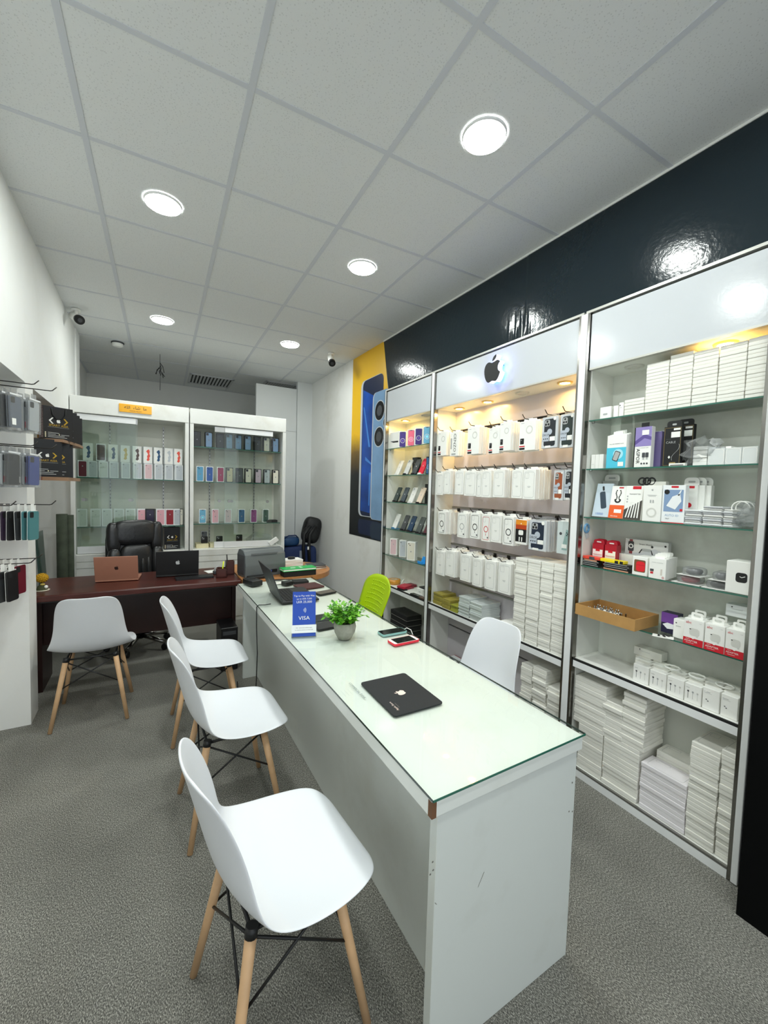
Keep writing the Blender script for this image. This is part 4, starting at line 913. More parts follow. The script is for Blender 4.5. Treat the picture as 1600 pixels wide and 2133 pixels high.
bag('third black shopping bag back on the upper shelf', (-0.546, 4.005, zu), math.radians(28), 0.185, 0.06, 0.222)
bag('last black shopping bag on the upper shelf, nearest the bookcase', (-0.545, 4.125, zu), math.radians(26), 0.185, 0.06, 0.216)

HOOKM = mat('dark hook wire', (64, 62, 60), 0.3, 0.9)
def hook(label, x0, y, z, L, dirx=1, group='wire display hooks'):
    """wire hook from (x0, y, z) running along dirx, tip turned up"""
    b = MB(); b.tube([(0, 0, 0), (dirx*(L-0.03), 0, -0.003), (dirx*(L-0.02), 0, 0), (dirx*L, 0, 0.022)], 0.0028, HOOKM, 6); b.box(-0.002, 0.002, -0.012, 0.012, -0.015, 0.015, HOOKM)
    return one(b, 'display_hook', label, 'hook', (x0, y, z), 0.0, group)
def case_mesh(col, pouch, sticker, w=0.084, h=0.165):
    """a phone case seen on its broad face (toward +x), inside a clear pouch or on a card"""
    b = MB(); b.prism([(0, y, z) for y, z in rr2(-w/2+.004, w/2-.004, -h-0.035, -0.035, 0.011)], (0.010, 0, 0), col)
    b.prism([(0.010, y, z) for y, z in rr2(-w/2+.008, -w/2+.036, -0.072, -0.040, 0.006)], (0.0015, 0, 0), BLACKM)
    if pouch:
        b.box(-0.003, 0.013, -w/2-.006, w/2+.006, -h-0.048, -0.022, CLEAR); b.box(0.0045, 0.0055, -0.02, 0.02, -0.022, 0.006, CLEAR)
        b.face([(0.0133, -w/2, -0.022), (0.0133, w/2, -0.022), (0.0133, w/2, -0.030), (0.0133, -w/2, -0.030)], mat('pouch seal', (222, 224, 226), 0.3))
    else: b.box(0.004, 0.0055, -0.02, 0.02, -0.036, 0.006, WHITE); b.box(-0.0012, 0.0, -w/2+.002, w/2-.002, -h-0.038, -0.032, WHITE)
    if sticker is not None: b.face([(0.0136, -w/2+.008, -h-0.022), (0.0136, -w/2+.036, -h-0.022), (0.0136, -w/2+.036, -h+0.012), (0.0136, -w/2+.008, -h+0.012)], sticker)
    return b.mesh('phone_case')
CC = {}
def ccol(n):
    cols = {'black': (24, 24, 26), 'charcoal': (50, 52, 54), 'blue': (38, 120, 200), 'navy': (30, 44, 96), 'pink': (208, 84, 120), 'red': (190, 26, 52), 'plum': (52, 34, 60), 'teal': (74, 128, 132), 'olive': (112, 108, 84), 'cream': (214, 204, 160), 'slate': (112, 122, 138), 'clear': (206, 210, 212), 'mint': (150, 206, 190), 'lilac': (168, 160, 196), 'rose': (196, 160, 156), 'maroon': (104, 22, 40), 'brown': (92, 76, 64), 'royal blue': (48, 72, 158)}
    return mat('case '+n, cols[n], 0.35)
ROWS = [('top', 2.03, [(3.04, 0.415, ['black', 'olive', 'black', 'charcoal', 'navy', 'charcoal', 'cream', 'slate', 'clear', 'clear']), (2.90, 0.36, ['charcoal', 'black', 'olive', 'black', 'slate'])], True),
        ('second', 1.70, [(3.05, 0.41, ['lilac', 'clear', 'slate', 'charcoal', 'mint', 'rose', 'lilac', 'plum', 'clear', 'royal blue']), (2.91, 0.35, ['mint', 'lilac', 'clear', 'black'])], True),
        ('third', 1.372, [(3.07, 0.40, ['navy', 'blue', 'pink', 'brown', 'red', 'plum', 'black', 'charcoal', 'teal', 'teal']), (2.93, 0.25, ['navy', 'blue', 'blue'])], False),
        ('lowest', 1.055, [(3.09, 0.33, ['black', 'maroon', 'maroon', 'plum', 'black', 'maroon']), (2.92, 0.33, ['red', 'red', 'red', 'charcoal', 'black'])], False)]
for rname, z, hooks_, pouch in ROWS:
    for hi, (y, L, cols) in enumerate(hooks_):
        nm = 'far' if hi == 0 else 'near'
        hook('wire hook in the %s row of the left alcove, %s one' % (rname, 'beside the pillar' if hi == 0 else 'nearer the viewer'), -0.95, y, z, L+0.08, 1)
        seen = {}
        for k, cn in enumerate(cols):
            x = -0.95+L-0.028-(len(cols)-1-k)*(0.029 if pouch else 0.030)
            key = (cn, pouch, k % 3)
            if key not in CC: CC[key] = case_mesh(ccol(cn), pouch, [None, WHITE, (RED if cn in ('rose', 'clear') else WHITE)][k % 3] if pouch else (WHITE if cn == 'blue' else None))
            o = bpy.data.objects.new('phone_case', CC[key]); COL.objects.link(o); o.location = (x, y+0.004*((k*7) % 3-1), z-0.006-(0.035 if rname == 'top' else 0.012 if rname == 'second' else 0)); o.rotation_euler = (0.03*((k*5) % 3-1), 0, -0.40)
            pos = 'foremost' if k == len(cols)-1 else nth(len(cols)-k)+' from front'
            tag(o, '%s %s phone case, %s on the %s hook, %s row' % (cn, 'pouched' if pouch else 'carded', pos, 'pillar' if hi == 0 else 'nearer', rname), 'phone case', 'phone cases hanging in the left alcove')

# ================================================================== phone boxes in the two bookcases
PBM = {}
def phone_box_mesh(w, h, d, body, img, kind):
    """retail box: front at y=0, picture of a phone (or artwork) on the lid"""
    b = MB(); b.box(-w/2, w/2, 0, d, 0, h, body, 0.0012); y = -0.0007
    m = min(w, h)*0.10
    if kind == 'art':
        b.rrect(-w/2+m*0.4, w/2-m*0.4, m*0.4, h-m*0.4, 0.004, y+0.0003, WHITE if body != BLACK else body)
        rr_ = random.Random(int(w*1e5)+len(PBM))
        P = [(-0.10, .80), (.12, .86), (.22, .72), (.16, .60), (.26, .46), (.16, .34), (.20, .22), (.02, .14), (-.16, .20), (-.06, .32), (-.10, .44), (.02, .54), (-.08, .66), (-.20, .70)]
        b.face([(x*w, y, z*h) for x, z in P], img); b.face([(-.2*w, y-.0002, .74*h), (-.02*w, y-.0002, .62*h), (.06*w, y-.0002, .70*h)], img)
    elif kind == 'dark':
        b.rrect(-w/2+m, w/2-m, m*1.2, h-m*1.2, 0.008, y, img); b.disc(0, h*0.55, w*0.2, y-0.0002, mat('muted copper', (86, 56, 44), 0.5)); b.disc(0.01, h*0.42, w*0.14, y-0.0003, mat('muted rust', (70, 40, 36), 0.5))
    elif kind == 'plain':
        b.rrect(-w/2+m*1.1, w/2-m*1.1, m*0.9, h-m*1.2, 0.007, y, img); b.disc(-w*0.28, h*0.86, 0.004, y-0.0003, DGREY, 8); b.disc(-w*0.20, h*0.86, 0.0025, y-0.0003, DGREY, 8); b.emblem(0, h*0.66, 0.012, y-0.0003, GREY)
    elif kind == 'front':
        b.rrect(-w/2+m*0.9, w/2-m*0.9, m*0.8, h-m*0.8, 0.009, y, SCREEN); b.rrect(-w/2+m*1.1, w/2-m*1.1, m, h-m, 0.007, y-.0002, img); b.rrect(-w*0.16, w*0.16, h-m*1.6, h-m*0.99, 0.003, y-.0004, SCREEN)
        b.ring(0, h*0.42, w*0.26, w*0.30, y-.0004, WHITEC); b.disc(0, h*0.42, w*0.17, y-.0004, mat('soft '+img.name, tuple(min(255, int(255*(c**(1/2.2))*1.25)+14) for c in img.diffuse_color[:3]), 0.4))
    else:   # back of a phone with cameras
        b.rrect(-w/2+m*0.9, w/2-m*0.9, m*0.9, h-m*0.9, 0.009, y, img); b.rrect(-w/2+m*1.3, -w/2+m*1.3+w*0.34, h-m*1.3-w*0.36, h-m*1.3, 0.005, y-.0003, mat('lens plate', (70, 78, 90), 0.3) if kind == 'tri' else img)
        for cx, cz in (((.10, .10), (.10, .25), (.24, .175)) if kind == 'tri' else ((.10, .10), (.24, .25))): b.disc(-w/2+m*1.3+cx*w, h-m*1.3-cz*w, 0.05*w+.001, y-.0005, BLACK, 10)
        b.emblem(0, h*0.48, 0.014, y-.0003, mat('soft mark', (150, 150, 155), 0.3))
    b.rect(-w*0.25, w*0.25, 0, 0, 0, body) if False else None
    return b.mesh('phone_box')
def phone_box(label, x, y, z, rz, w, h, d, body, img, kind, group):
    k = (round(w, 3), round(h, 3), round(d, 3), body.name, img.name, kind)
    if k not in PBM: PBM[k] = phone_box_mesh(w, h, d, body, img, kind)
    o = bpy.data.objects.new('phone_box', PBM[k]); COL.objects.link(o); o.location = (x, y, z); o.rotation_euler = (0, 0, rz)
    return tag(o, label, 'phone box', group)
def pm(n, c): return mat('print '+n, c, 0.3)
IB = pm('ink blue', (52, 88, 128)); CORAL = pm('coral', (236, 92, 76)); AMB = pm('amber', (206, 176, 70)); BRN = pm('brown', (74, 46, 40)); PNK = pm('blush', (222, 190, 194)); SIL = pm('silver', (208, 212, 214))
PSV = pm('pale sage', (206, 214, 206)); PRED = pm('deep red', (150, 20, 36)); WIN = pm('wine', (112, 32, 50)); IND = pm('indigo', (44, 36, 66)); ROS = pm('rose pink', (236, 176, 188)); SKY = pm('sky blue', (96, 166, 204)); AZ = pm('azure', (58, 96, 168)); MAG = pm('magenta', (168, 38, 88))
GLD = pm('pale gold', (222, 204, 168)); PEW = pm('pewter', (88, 92, 96)); LIL = pm('pale lilac', (206, 184, 202)); SIE = pm('sierra blue', (140, 172, 208)); PLU = pm('orchid', (150, 84, 140)); FOR = pm('forest', (60, 92, 82)); DBL = pm('dusk blue', (64, 108, 152)); CRM = pm('cream', (226, 222, 206)); GPH = pm('graphite', (54, 58, 62)); VIO = pm('violet', (70, 52, 136)); PINK = pm('hot pink', (240, 112, 140)); LBL = pm('light blue', (110, 178, 212))
Yb = 4.86; BB, BH, BD = 0.088, 0.172, 0.05
XMAX = 1.32
def bx(px, z): # x on the front plane of the boxes from a picture column
    return OY(px, 1000, Yb).x
z2px = lambda v: 130+v/3.2653
s = (138, 208, 280, 352, 432, 512, 586, 656, 726, 794); im = (WIN, SIL, PSV, SIL, SIL, SIL, PNK, SIL, SIL, SIL); nms = ('dark red phone picture', 'grey phone picture', 'pale sage phone picture', 'grey phone picture', 'grey phone picture', 'pale grey phone picture', 'blush phone picture', 'pale grey phone picture', 'pale grey phone picture', 'faint phone picture')
for k, v in enumerate(s):
    phone_box('white box with %s, %s from left, middle shelf front row' % (nms[k], nth(k+1)), bx(z2px(v), 0), Yb, 1.5535, 0.28 if k else 0.05, 0.078, BH*0.93, BD, WHITEC, im[k], 'plain', 'white boxes on the left bookcase middle shelf')
s = (176, 264, 346, 428, 508, 582, 652, 724, 788); im = (IB, BRN, IB, AMB, BRN, CORAL, IB, SIL, CORAL); nms = ('blue ink artwork', 'dark brown artwork', 'blue ink artwork', 'amber artwork', 'small brown artwork', 'coral artwork', 'blue ink artwork', 'faint grey artwork', 'coral artwork')
for k, v in enumerate(s):
    phone_box('box with %s, %s from left, upper tier, left bookcase' % (nms[k], nth(k+1)), bx(z2px(v), 0), Yb-0.004, 1.5535+BH*0.93+0.0006, 0.12 if k < 5 else 0.22, 0.080, 0.168, BD, WHITEC, im[k], 'dark' if k == 1 else 'art', 'artwork boxes stacked on the left bookcase boxes')
s = (130, 224, 302, 384, 462, 540, 596, 668, 732, 786); im = (PSV, PSV, PSV, PSV, PSV, ROS, IND, ROS, PRED, SIL); nms = ('pale green phone picture', 'pale green phone picture', 'pale green phone picture', 'pale green phone picture', 'pale green phone picture', 'pink phone picture', 'dark indigo front', 'pale pink phone picture', 'bright red phone picture', 'white side turned out')
for k, v in enumerate(s):
    phone_box('box with %s, %s from left, lower bookcase shelf' % (nms[k], nth(k+1)), bx(z2px(v), 0), Yb, 1.0755, 0.18 if k in (5, 7, 9) else 0.05, 0.086, BH, BD, BLACK if k == 6 else WHITEC, im[k], 'plain', 'phone boxes on the left bookcase lower shelf')
phone_box('black-sided phone box at the right end of the lower bookcase shelf', bx(z2px(835), 0)-0.034, Yb, 1.0755, 0.0, 0.03, BH, 0.08, BLACK, CRM, 'plain', 'phone boxes on the left bookcase lower shelf')
s = (915, 995, 1072, 1133, 1195, 1260, 1325, 1387, 1447); im = (GPH, SIE, GPH, SIE, SIE, SIE, GPH, CRM, SIE)
for k, v in enumerate(s):
    phone_box('black phone box with %s phone, %s from the left on the top shelf' % (('graphite', 'light blue', 'cream')[0 if im[k] is GPH else 1 if im[k] is SIE else 2], nth(k+1)), bx(z2px(v), 0), Yb, 1.9205, 0.05, 0.074, 0.165, 0.045, BLACK, im[k], 'tri', 'dark phone boxes on the right bookcase top shelf')
s = (936, 1002, 1076, 1138, 1205, 1265, 1332, 1392, 1450); im = (SKY, AZ, MAG, GLD, PEW, CRM, LIL, SIL, CRM)
for k, v in enumerate(s):
    n = ('sky blue', 'deep blue', 'magenta', 'gold', 'pewter', 'cream', 'lilac', 'silver', 'ivory')[k]
    phone_box('%s phone box with %s phone picture, right bookcase middle shelf' % ('white' if k < 3 else 'black', n), bx(z2px(v), 0), Yb, 1.5485, 0.04, 0.074, 0.165, 0.045, WHITEC if k < 3 else BLACK, im[k], 'dual' if k < 3 else 'tri', 'phone boxes on the right bookcase middle shelf')
s = (955, 1042, 1130, 1222, 1305, 1387); im = (LBL, ROS, PNK, DBL, PLU, FOR)
for k, v in enumerate(s):
    n = ('light blue phone front', 'pink phone', 'pale blush phone', 'dusk blue phone', 'orchid phone', 'forest green phone')[k]
    phone_box('white phone box showing a %s, right bookcase lower shelf' % n, bx(z2px(v), 0), Yb, 1.0905, 0.03, 0.074, 0.155, 0.045, WHITEC, im[k], 'front' if k == 0 else 'dual', 'phone boxes on the right bookcase lower shelf')
slab('device_box', 'flat black box lying at the right end of the lower bookcase shelf', 'box', 1.215, 1.335, 4.82, 4.92, 1.0905, 0.03, BLACK, 0, 0.003)
bag('black shopping bag with chevron emblem standing inside the left bookcase', (0.225, 4.84, 0.8205), 0.12, 0.15, 0.09, 0.23)
for k, (x, l) in enumerate(((0.52, 'left'), (0.66, 'second'), (0.86, 'third'), (0.98, 'right'))):
    b = MB(); b.box(-0.062, 0.062, 0, 0.16, 0, 0.045, mat('cream card', (222, 214, 176), 0.6)); one(b, 'cream_carton', 'low cream carton on the bookcase floor, %s of four' % l, 'carton', (x, 4.84, 0.8205), 0.02*k)
for k, (x, zz, l) in enumerate(((0.545, 0.866, 'leftmost small black-and-grey device standing on the cream cartons'), (0.70, 0.866, 'middle small black device on the cream cartons'), (0.915, 0.866, 'rightmost small black device on the cream cartons'))):
    t = thing('demo_phone', l, 'device', (x, 4.89, zz), 0.08)
    b = MB(); b.prism([(px_, 0, pz_) for px_, pz_ in rr2(-0.034, 0.034, 0.0, 0.075 if k < 2 else 0.085, 0.008)], (0, 0.012, 0), BLACK); b.build('body', t)
    b = MB(); b.rrect(-0.03, 0.0, 0.04, 0.07, 0.005, -0.0006, DGREY); b.disc(-0.022, 0.062, 0.005, -0.0012, GREY, 10); b.disc(-0.009, 0.05, 0.005, -0.0012, GREY, 10); b.build('camera_plate', t)
phone_box('grey phone box standing on the cream cartons behind the left device', 0.548, 4.94, 0.866, 0.05, 0.07, 0.13, 0.03, GREY, PEW, 'tri', 'phone boxes on the right bookcase floor')
b = MB(); b.prism([(-0.17, 0.0, 0.003), (0.15, 0, 0.003), (0.17, 0.10, 0.02), (0.12, 0.16, 0.10), (-0.05, 0.17, 0.13), (-0.17, 0.14, 0.05)], (0, 0.03, 0.012), CLEAR); one(b, 'plastic_sheet', 'crumpled clear plastic lying on the bookcase floor at the right', 'plastic', (1.18, 4.86, 0.8205))
b = MB(); b.box(-0.055, 0.055, -0.02, 0.02, 0, 0.05, WHITE, 0.002, mx=Matrix.Rotation(-0.6, 4, 'Y')); one(b, 'small_box', 'small white box tilted on the ledge in front of the right bookcase', 'box', (1.275, 4.715, 0.862), 0.0)

# ================================================================== stock in the three display cabinets on the right
def fy(px, py, X): return OX(px, py, X).y
def fz(px, py, X): return OX(px, py, X).z
BOXM = {}
def stack_mesh(w, d, h, m, print_top):
    k = (round(w, 3), round(d, 3), round(h, 4), m.name, print_top)
    if k not in BOXM:
        b = MB(); b.box(-w/2, w/2, 0, d, 0, h, m, 0.0011)
        b.box(-w/2-0.0003, w/2+0.0003, -0.0003, d, h*0.18, h*0.21, mat('lid seam', (196, 195, 186), 0.6))
        if print_top:
            A = rr2(-w*0.40, w*0.40, d*0.10, d*0.90, min(w, d)*0.12); B = rr2(-w*0.40+.0012, w*0.40-.0012, d*0.10+.0012, d*0.90-.0012, min(w, d)*0.11)
            b.loop([b.bm.verts.new((x, y, h+.0003)) for x, y in A], [b.bm.verts.new((x, y, h+.0003)) for x, y in B], GREY)
            C = rr2(-w*0.34, -w*0.02, d*0.66, d*0.86, min(w, d)*0.07); D = rr2(-w*0.34+.001, -w*0.02-.001, d*0.66+.001, d*0.86-.001, min(w, d)*0.06)
            b.loop([b.bm.verts.new((x, y, h+.0003)) for x, y in C], [b.bm.verts.new((x, y, h+.0003)) for x, y in D], GREY)
        BOXM[k] = b.mesh('slim_box')
    return BOXM[k]
rs = random.Random(21)
def clampy(y0, y1):
    """keep a box between the side panels of its cabinet bay"""
    c = (y0+y1)/2; hw = abs(y0-y1)/2
    for a, b_ in ((0.644, 1.352), (1.434, 2.673), (2.747, 3.449)):
        if a-0.06 < c < b_+0.06: c = min(max(c, a+hw), b_-hw)
    return c
def stack(where, yl, yr, zb, zt, X, d, n, m=WHITEB, noun='white box', cat='box', grp=None, jit=0.0016, name='slim_box', gap=0.0004, start=1, dirs=0.0):
    """n flat boxes one on another, the first at the bottom; yl > yr"""
    w = abs(yl-yr)-0.002; h = (zt-zb)/n
    for k in range(n):
        o = bpy.data.objects.new(name, stack_mesh(w, d, h-gap, m, k == n-1)); COL.objects.link(o)
        o.location = (X+rs.uniform(-jit, jit)*1.5+max(0, rs.random()-0.86)*-0.03*(jit > 0.001), clampy(yl, yr)+rs.uniform(-jit, jit)*(0 if where.startswith(('the pile beside', 'the last pile', 'the fifth')) else 1), zb+0.0004+k*h); o.rotation_euler = (0, 0, RW+rs.uniform(-jit, jit)*3)
        q = n-k
        lab = 'topmost %s of %s' % (noun, where) if q == 1 else '%s %s from the top of %s' % (nth(q), noun, where)
        tag(o, lab, cat, grp or 'white boxes in '+where)
    return zb+n*h
# ---- wide cabinet: four tall columns of slim boxes by the post
XB = 2.022
top = (1159, 1162, 1166, 1171); bot = ((1070, 1091), (1091.5, 1117), (1117.5, 1144), (1144.5, 1171))
cols = [(1074, 1098.5, 1159, 'first'), (1100.5, 1127, 1163, 'second'), (1128, 1154, 1168, 'third'), (1155, 1182, 1173, 'fourth')]
for k, (a, c, ty, n) in enumerate(cols):
    ya, yc = fy(a, ty, XB), fy(c, ty, XB); zt = fz((a+c)/2, ty+4, XB)
    stack('the %s tall column from the chair side' % n, ya, yc, 0.5985, zt, XB+(0.003 if k == 0 else 0), 0.172, 27, grp='slim boxes in the four tall columns', noun='slim white box')
# ---- last cabinet, top shelf: columns of slim boxes reaching the header
XT = 2.035
edges = [(1342.2, 1389.6), (1390.2, 1439), (1439.6, 1492), (1492.8, 1551), (1551.6, 1612)]
for k, (a, c) in enumerate(edges):
    ya, yc = fy(a, 850-(a-1342)*0.17, XT), max(0.644, fy(c, 850-(c-1342)*0.17, XT))
    stack('the %s column on the top shelf' % nth(k+1), ya, yc, 1.9105, (2.135, 2.150, 2.140, 2.140, 2.142)[k], XT, 0.165, 15, grp='slim boxes on the top shelf of the last cabinet', noun='slim white box', jit=0.0010)
ya, yc = fy(1299.5, 862, XT), fy(1341.5, 852, XT); stack('the low pile on the top shelf', ya, yc, 1.9105, 1.986, XT, 0.165, 5, grp='slim boxes on the top shelf of the last cabinet', noun='slim white box', jit=0.001)
def whitebox(name, label, pxl, pxr, py, X, zb, h, d, m=WHITE, deco=None, rz=0.0, grp=None, cat='box', w=None):
    """upright carton: pxl/pxr are the picture columns of its front corners at height py"""
    yl, yr = fy(pxl, py, X), fy(pxr, py, X); w = w or abs(yl-yr)
    b = MB(); b.box(-w/2, w/2, 0, d, 0, h, m, 0.0012)
    if deco: deco(b, w, h, d)
    return one(b, name, label, cat, (X, clampy((yl+yr)/2-w/2, (yl+yr)/2+w/2), zb+0.0004), RW+rz, grp)
def faint(b, w, h, d):
    b.rrect(-w*.3, w*.3, h*.30, h*.42, h*.05, -.0006, GREY) if w > h else b.rrect(-w*.2, w*.2, h*.3, h*.45, w*.06, -.0006, GREY)
def dots(b, w, h, d): b.disc(-w*.28, h*.8, .003, -.0006, DGREY, 8); b.rect(-w*.3, w*.1, h*.62, h*.65, -.0006, GREY)
for k in range(3): whitebox('adapter_box', 'small white box %s from the left at the start of the top shelf' % nth(k+1), 1246+k*3.2, 1277+k*3.2 if k else 1276, 866, XT+0.002+0.0, 1.9105, 0.060, 0.16, WHITE, faint, w=0.058) if k == 0 else None
whitebox('adapter_box', 'narrow white box beside the first small box on the top shelf', 1277.5, 1287.5, 863, XT+0.004, 1.9105, 0.058, 0.15, WHITE)
whitebox('adapter_box', 'narrow white box with a dot against the low pile, top shelf', 1289, 1298.5, 860, XT, 1.9105, 0.068, 0.15, WHITE, dots)

# ---- last cabinet, bottom: tall uneven piles of slim boxes
XBB = 2.022
def yb(px, py=1700): return fy(px, py, XBB)
W = lambda px, py: fy(px, py, XBB)
yA0, yA1, yA2 = W(1192, 1440), W(1261, 1445), W(1226, 1500)
zt = stack('the pile beside the post, lower part', W(1203, 1560), W(1252, 1610), 0.0485, 0.285, XBB, 0.19, 11, noun='white box', grp='white boxes on the cabinet floor')
stack('the pile beside the post, upper part', W(1191, 1420), W(1255, 1450), 0.2855, 0.535, XBB, 0.19, 11, noun='long white box', grp='white boxes on the cabinet floor')
z2 = stack('the second pile, lower part', W(1253.5, 1610), W(1326.5, 1665), 0.0485, 0.305, XBB, 0.195, 12, noun='long white box', grp='white boxes on the cabinet floor')
stack('the second pile, low half', W(1256, 1480), W(1296, 1500), 0.3055, 0.475, XBB, 0.175, 8, noun='white box', grp='white boxes on the cabinet floor', jit=0.004)
stack('the second pile, high half', W(1297, 1470), W(1345, 1495), 0.3055, 0.560, XBB+0.004, 0.175, 12, noun='white box', grp='white boxes on the cabinet floor', jit=0.003)
stack('the middle pile with printed lids', W(1329, 1690), W(1424, 1745), 0.0485, 0.265, XBB, 0.100, 11, m=mat('pale lilac white card', (238, 234, 238), 0.4), noun='long white box', grp='white boxes on the cabinet floor', jit=0.002)
stack('the pile against the cabinet back', W(1340, 1620), W(1415, 1650), 0.0485, 0.30, XBB+0.105, 0.095, 9, noun='long white box', grp='white boxes on the cabinet floor', jit=0.001)
stack('the fourth pile from the post', W(1425.5, 1745), W(1484, 1800), 0.0485, 0.475, XBB, 0.18, 23, noun='white box', grp='white boxes on the cabinet floor', jit=0.002)
stack('the last pile by the right edge', W(1486.5, 1790), max(0.644, W(1531, 1810)), 0.0485, 0.50, XBB, 0.18, 22, noun='white box', grp='white boxes on the cabinet floor', jit=0.003)
# ---- wide cabinet, bottom right: three rough piles
stack('the rough pile half hidden by the white chair', W(1084, 1400), W(1107, 1405), 0.0485, 0.46, XBB+0.004, 0.17, 19, noun='white box', grp='rough piles under the tall columns', jit=0.004)
stack('the middle rough pile under the columns', W(1110, 1400), W(1139, 1410), 0.0485, 0.475, XBB, 0.17, 18, noun='white box', grp='rough piles under the tall columns', jit=0.006)
stack('the short rough pile beside the post', W(1141, 1420), W(1169, 1430), 0.0485, 0.395, XBB+0.002, 0.17, 14, noun='white box', grp='rough piles under the tall columns', jit=0.005)

# ---- last cabinet, second shelf (cables and boxes)
X2 = 2.05; Z2 = 1.6555
for k in range(3): whitebox('adapter_box', 'small white charger box, %s from the left on the second shelf' % nth(k+1), (1231, 1239.5, 1247.5)[k], (1239, 1247, 1256)[k], 968, X2, Z2, 0.075, 0.11, WHITE, (lambda b, w, h, d: (b.rect(-w*.28, -w*.08, h*.3, h*.32, -.0006, GREY), b.rect(w*.1, w*.3, h*.3, h*.32, -.0006, GREY))) if k == 0 else None)
CYAN = mat('cyan print', (78, 196, 224), 0.4)
def glassbox(b, w, h, d):
    b.rect(-w/2, w/2, 0.0, h*.62, -.0006, CYAN); b.ftext('FULL SIZE TEMPERED GLASS', 0, h*.73, w*.058, -.0008, DGREY)
    b.disc(w*.10, h*.42, w*.26, -.0010, mat('pale cyan', (170, 226, 240), 0.4), 20)
    b.face([(x*math.cos(-.35)-z*math.sin(-.35)+w*.02, -.0016, x*math.sin(-.35)+z*math.cos(-.35)+h*.36) for x, z in rr2(-w*.15, w*.15, -h*.15, h*.15, .006)], BLACK); b.face([(x*math.cos(-.35)-z*math.sin(-.35)+w*.02, -.0020, x*math.sin(-.35)+z*math.cos(-.35)+h*.36) for x, z in rr2(-w*.12, w*.12, -h*.13, h*.13, .004)], GREY)
    b.rect(w*.12, w*.40, h*.05, h*.18, -.0022, WHITE); b.box(-w*.24, w*.24, d*.5, d*.5+.001, h, h+.018, WHITE)
for k in range(3):
    whitebox('screen_protector_box', '%s blue and white screen protector box on the second shelf' % ('front', 'second', 'third')[k], 1255+k*4, 1311+k*4, 968, X2-0.012+0.024*k, Z2, 0.165+0.006*k, 0.018, WHITE, glassbox, 0.0, 'blue screen protector boxes', w=0.098)
def aspor(b, w, h, d):
    b.rect(-w/2, w/2, h*.52, h, -.0006, mat('violet print', (146, 132, 192), 0.4)); b.rect(-w/2, -w*.44, 0, h, -.0008, BLACK); b.face([(-w*.44, -.0008, h*.56), (w*.1, -.0008, h*.72), (w*.5, -.0008, h*.66), (w*.5, -.0008, h*.74), (w*.1, -.0008, h*.82), (-w*.44, -.0008, h*.66)], mat('dark violet', (96, 80, 150), 0.4))
    b.ftext('ASPOR', -w*.24, h*.28, w*.30, -.0010, BLACK, -math.pi/2, sx=1.0); b.ftext('FAST CHARGING CABLE', w*.06, h*.48, w*.055, -.0010, DGREY)
    for x in (.10, .30): b.rrect(w*x-.007, w*x+.007, h*.24, h*.36, .003, -.0012, DGREY); b.rect(w*x-.004, w*x+.004, h*.19, h*.24, -.0012, GREY)
    for x in (.0, .16, .32): b.disc(w*x, h*.09, .0045, -.0012, DGREY, 10)
    b.rect(-w*.05, w*.35, h*.80, h*.92, -.0014, WHITE); b.box(-w*.22, w*.22, d*.5, d*.5+.0015, h, h+.022, BLACK)
whitebox('cable_box', 'violet and white cable box with tall black sideways lettering', 1316, 1357, 966, X2-.012, Z2, 0.190, 0.03, WHITE, aspor, w=0.078)
whitebox('cable_box', 'second violet cable box peeking out behind the first', 1350, 1368, 966, X2+.03, Z2, 0.168, 0.03, mat('violet card', (120, 108, 160), 0.45), None, w=0.07)
whitebox('adapter_box', 'tall plain white box behind the violet cable boxes', 1356, 1378, 966, X2+.07, Z2, 0.175, 0.03, WHITEC, None, w=0.075)
def cable(b, w, h, d):
    b.frame(-w*.46, w*.46, h*.02, h*.97, .002, .0012, -.0006, mat('gold line', (150, 130, 80), 0.4)); b.ftext('CABLE', -w*.08, h*.60, w*.19, -.0008, GREY); b.ftext('PREMIUM', -w*.22, h*.68, w*.07, -.0008, DGREY); b.rect(-w*.08, w*.42, h*.72, h*.86, -.0008, WHITE); b.rect(w*.05, w*.42, h*.90, h*.95, -.0008, WHITE)
    b.face([(-w*.2, -.0008, h*.23), (-w*.13, -.0008, h*.27), (-w*.06, -.0008, h*.23), (-w*.13, -.0008, h*.19)], WHITE); b.rect(-w*.1, w*.25, h*.06, h*.10, -.0008, mat('gold line', (150, 130, 80), 0.4))
    for k in range(9):
        a = k/9*3.1; b.face([(w*(.38-.35*a/3.1+.10*math.sin(a*2)), -.0008, h*(.55-.13*a)), (w*(.40-.35*a/3.1+.10*math.sin(a*2)), -.0008, h*(.55-.13*a)), (w*(.40-.35*(a+.34)/3.1+.10*math.sin((a+.34)*2)), -.0008, h*(.55-.13*(a+.34))), (w*(.38-.35*(a+.34)/3.1+.10*math.sin((a+.34)*2)), -.0008, h*(.55-.13*(a+.34)))], GREY)
    b.prism([(x, d*.5, z) for x, z in rr2(-w*.42, w*.42, h*.96, h+.026, .012)], (0, .002, 0), BLACK); b.rrect(-w*.12, w*.12, h+.006, h+.014, .003, d*.5-.0004, GREY)
whitebox('cable_box', 'front black box lettered CABLE on the second shelf', 1380, 1416, 964, X2-.01, Z2, 0.178, 0.022, BLACKM, cable, w=0.072)
whitebox('cable_box', 'black cable box standing behind the front one', 1403, 1441, 963, X2+.05, Z2, 0.190, 0.022, BLACKM, cable, w=0.075)
whitebox('label_strip', 'low black and white box lying before the black cable boxes', 1393, 1427, 968, X2-.018, Z2, 0.012, 0.02, WHITE, lambda b, w, h, d: b.rect(-w*.4, w*.4, h*.2, h*.45, -.0006, BLACK))
for k in range(5): whitebox('adapter_box', '%s small white box from the bottom inside the clear bag' % nth(k+1), 1443, 1472, 962, X2+0.004*(k % 2), Z2+0.0165*k, 0.0155, 0.09, WHITE)
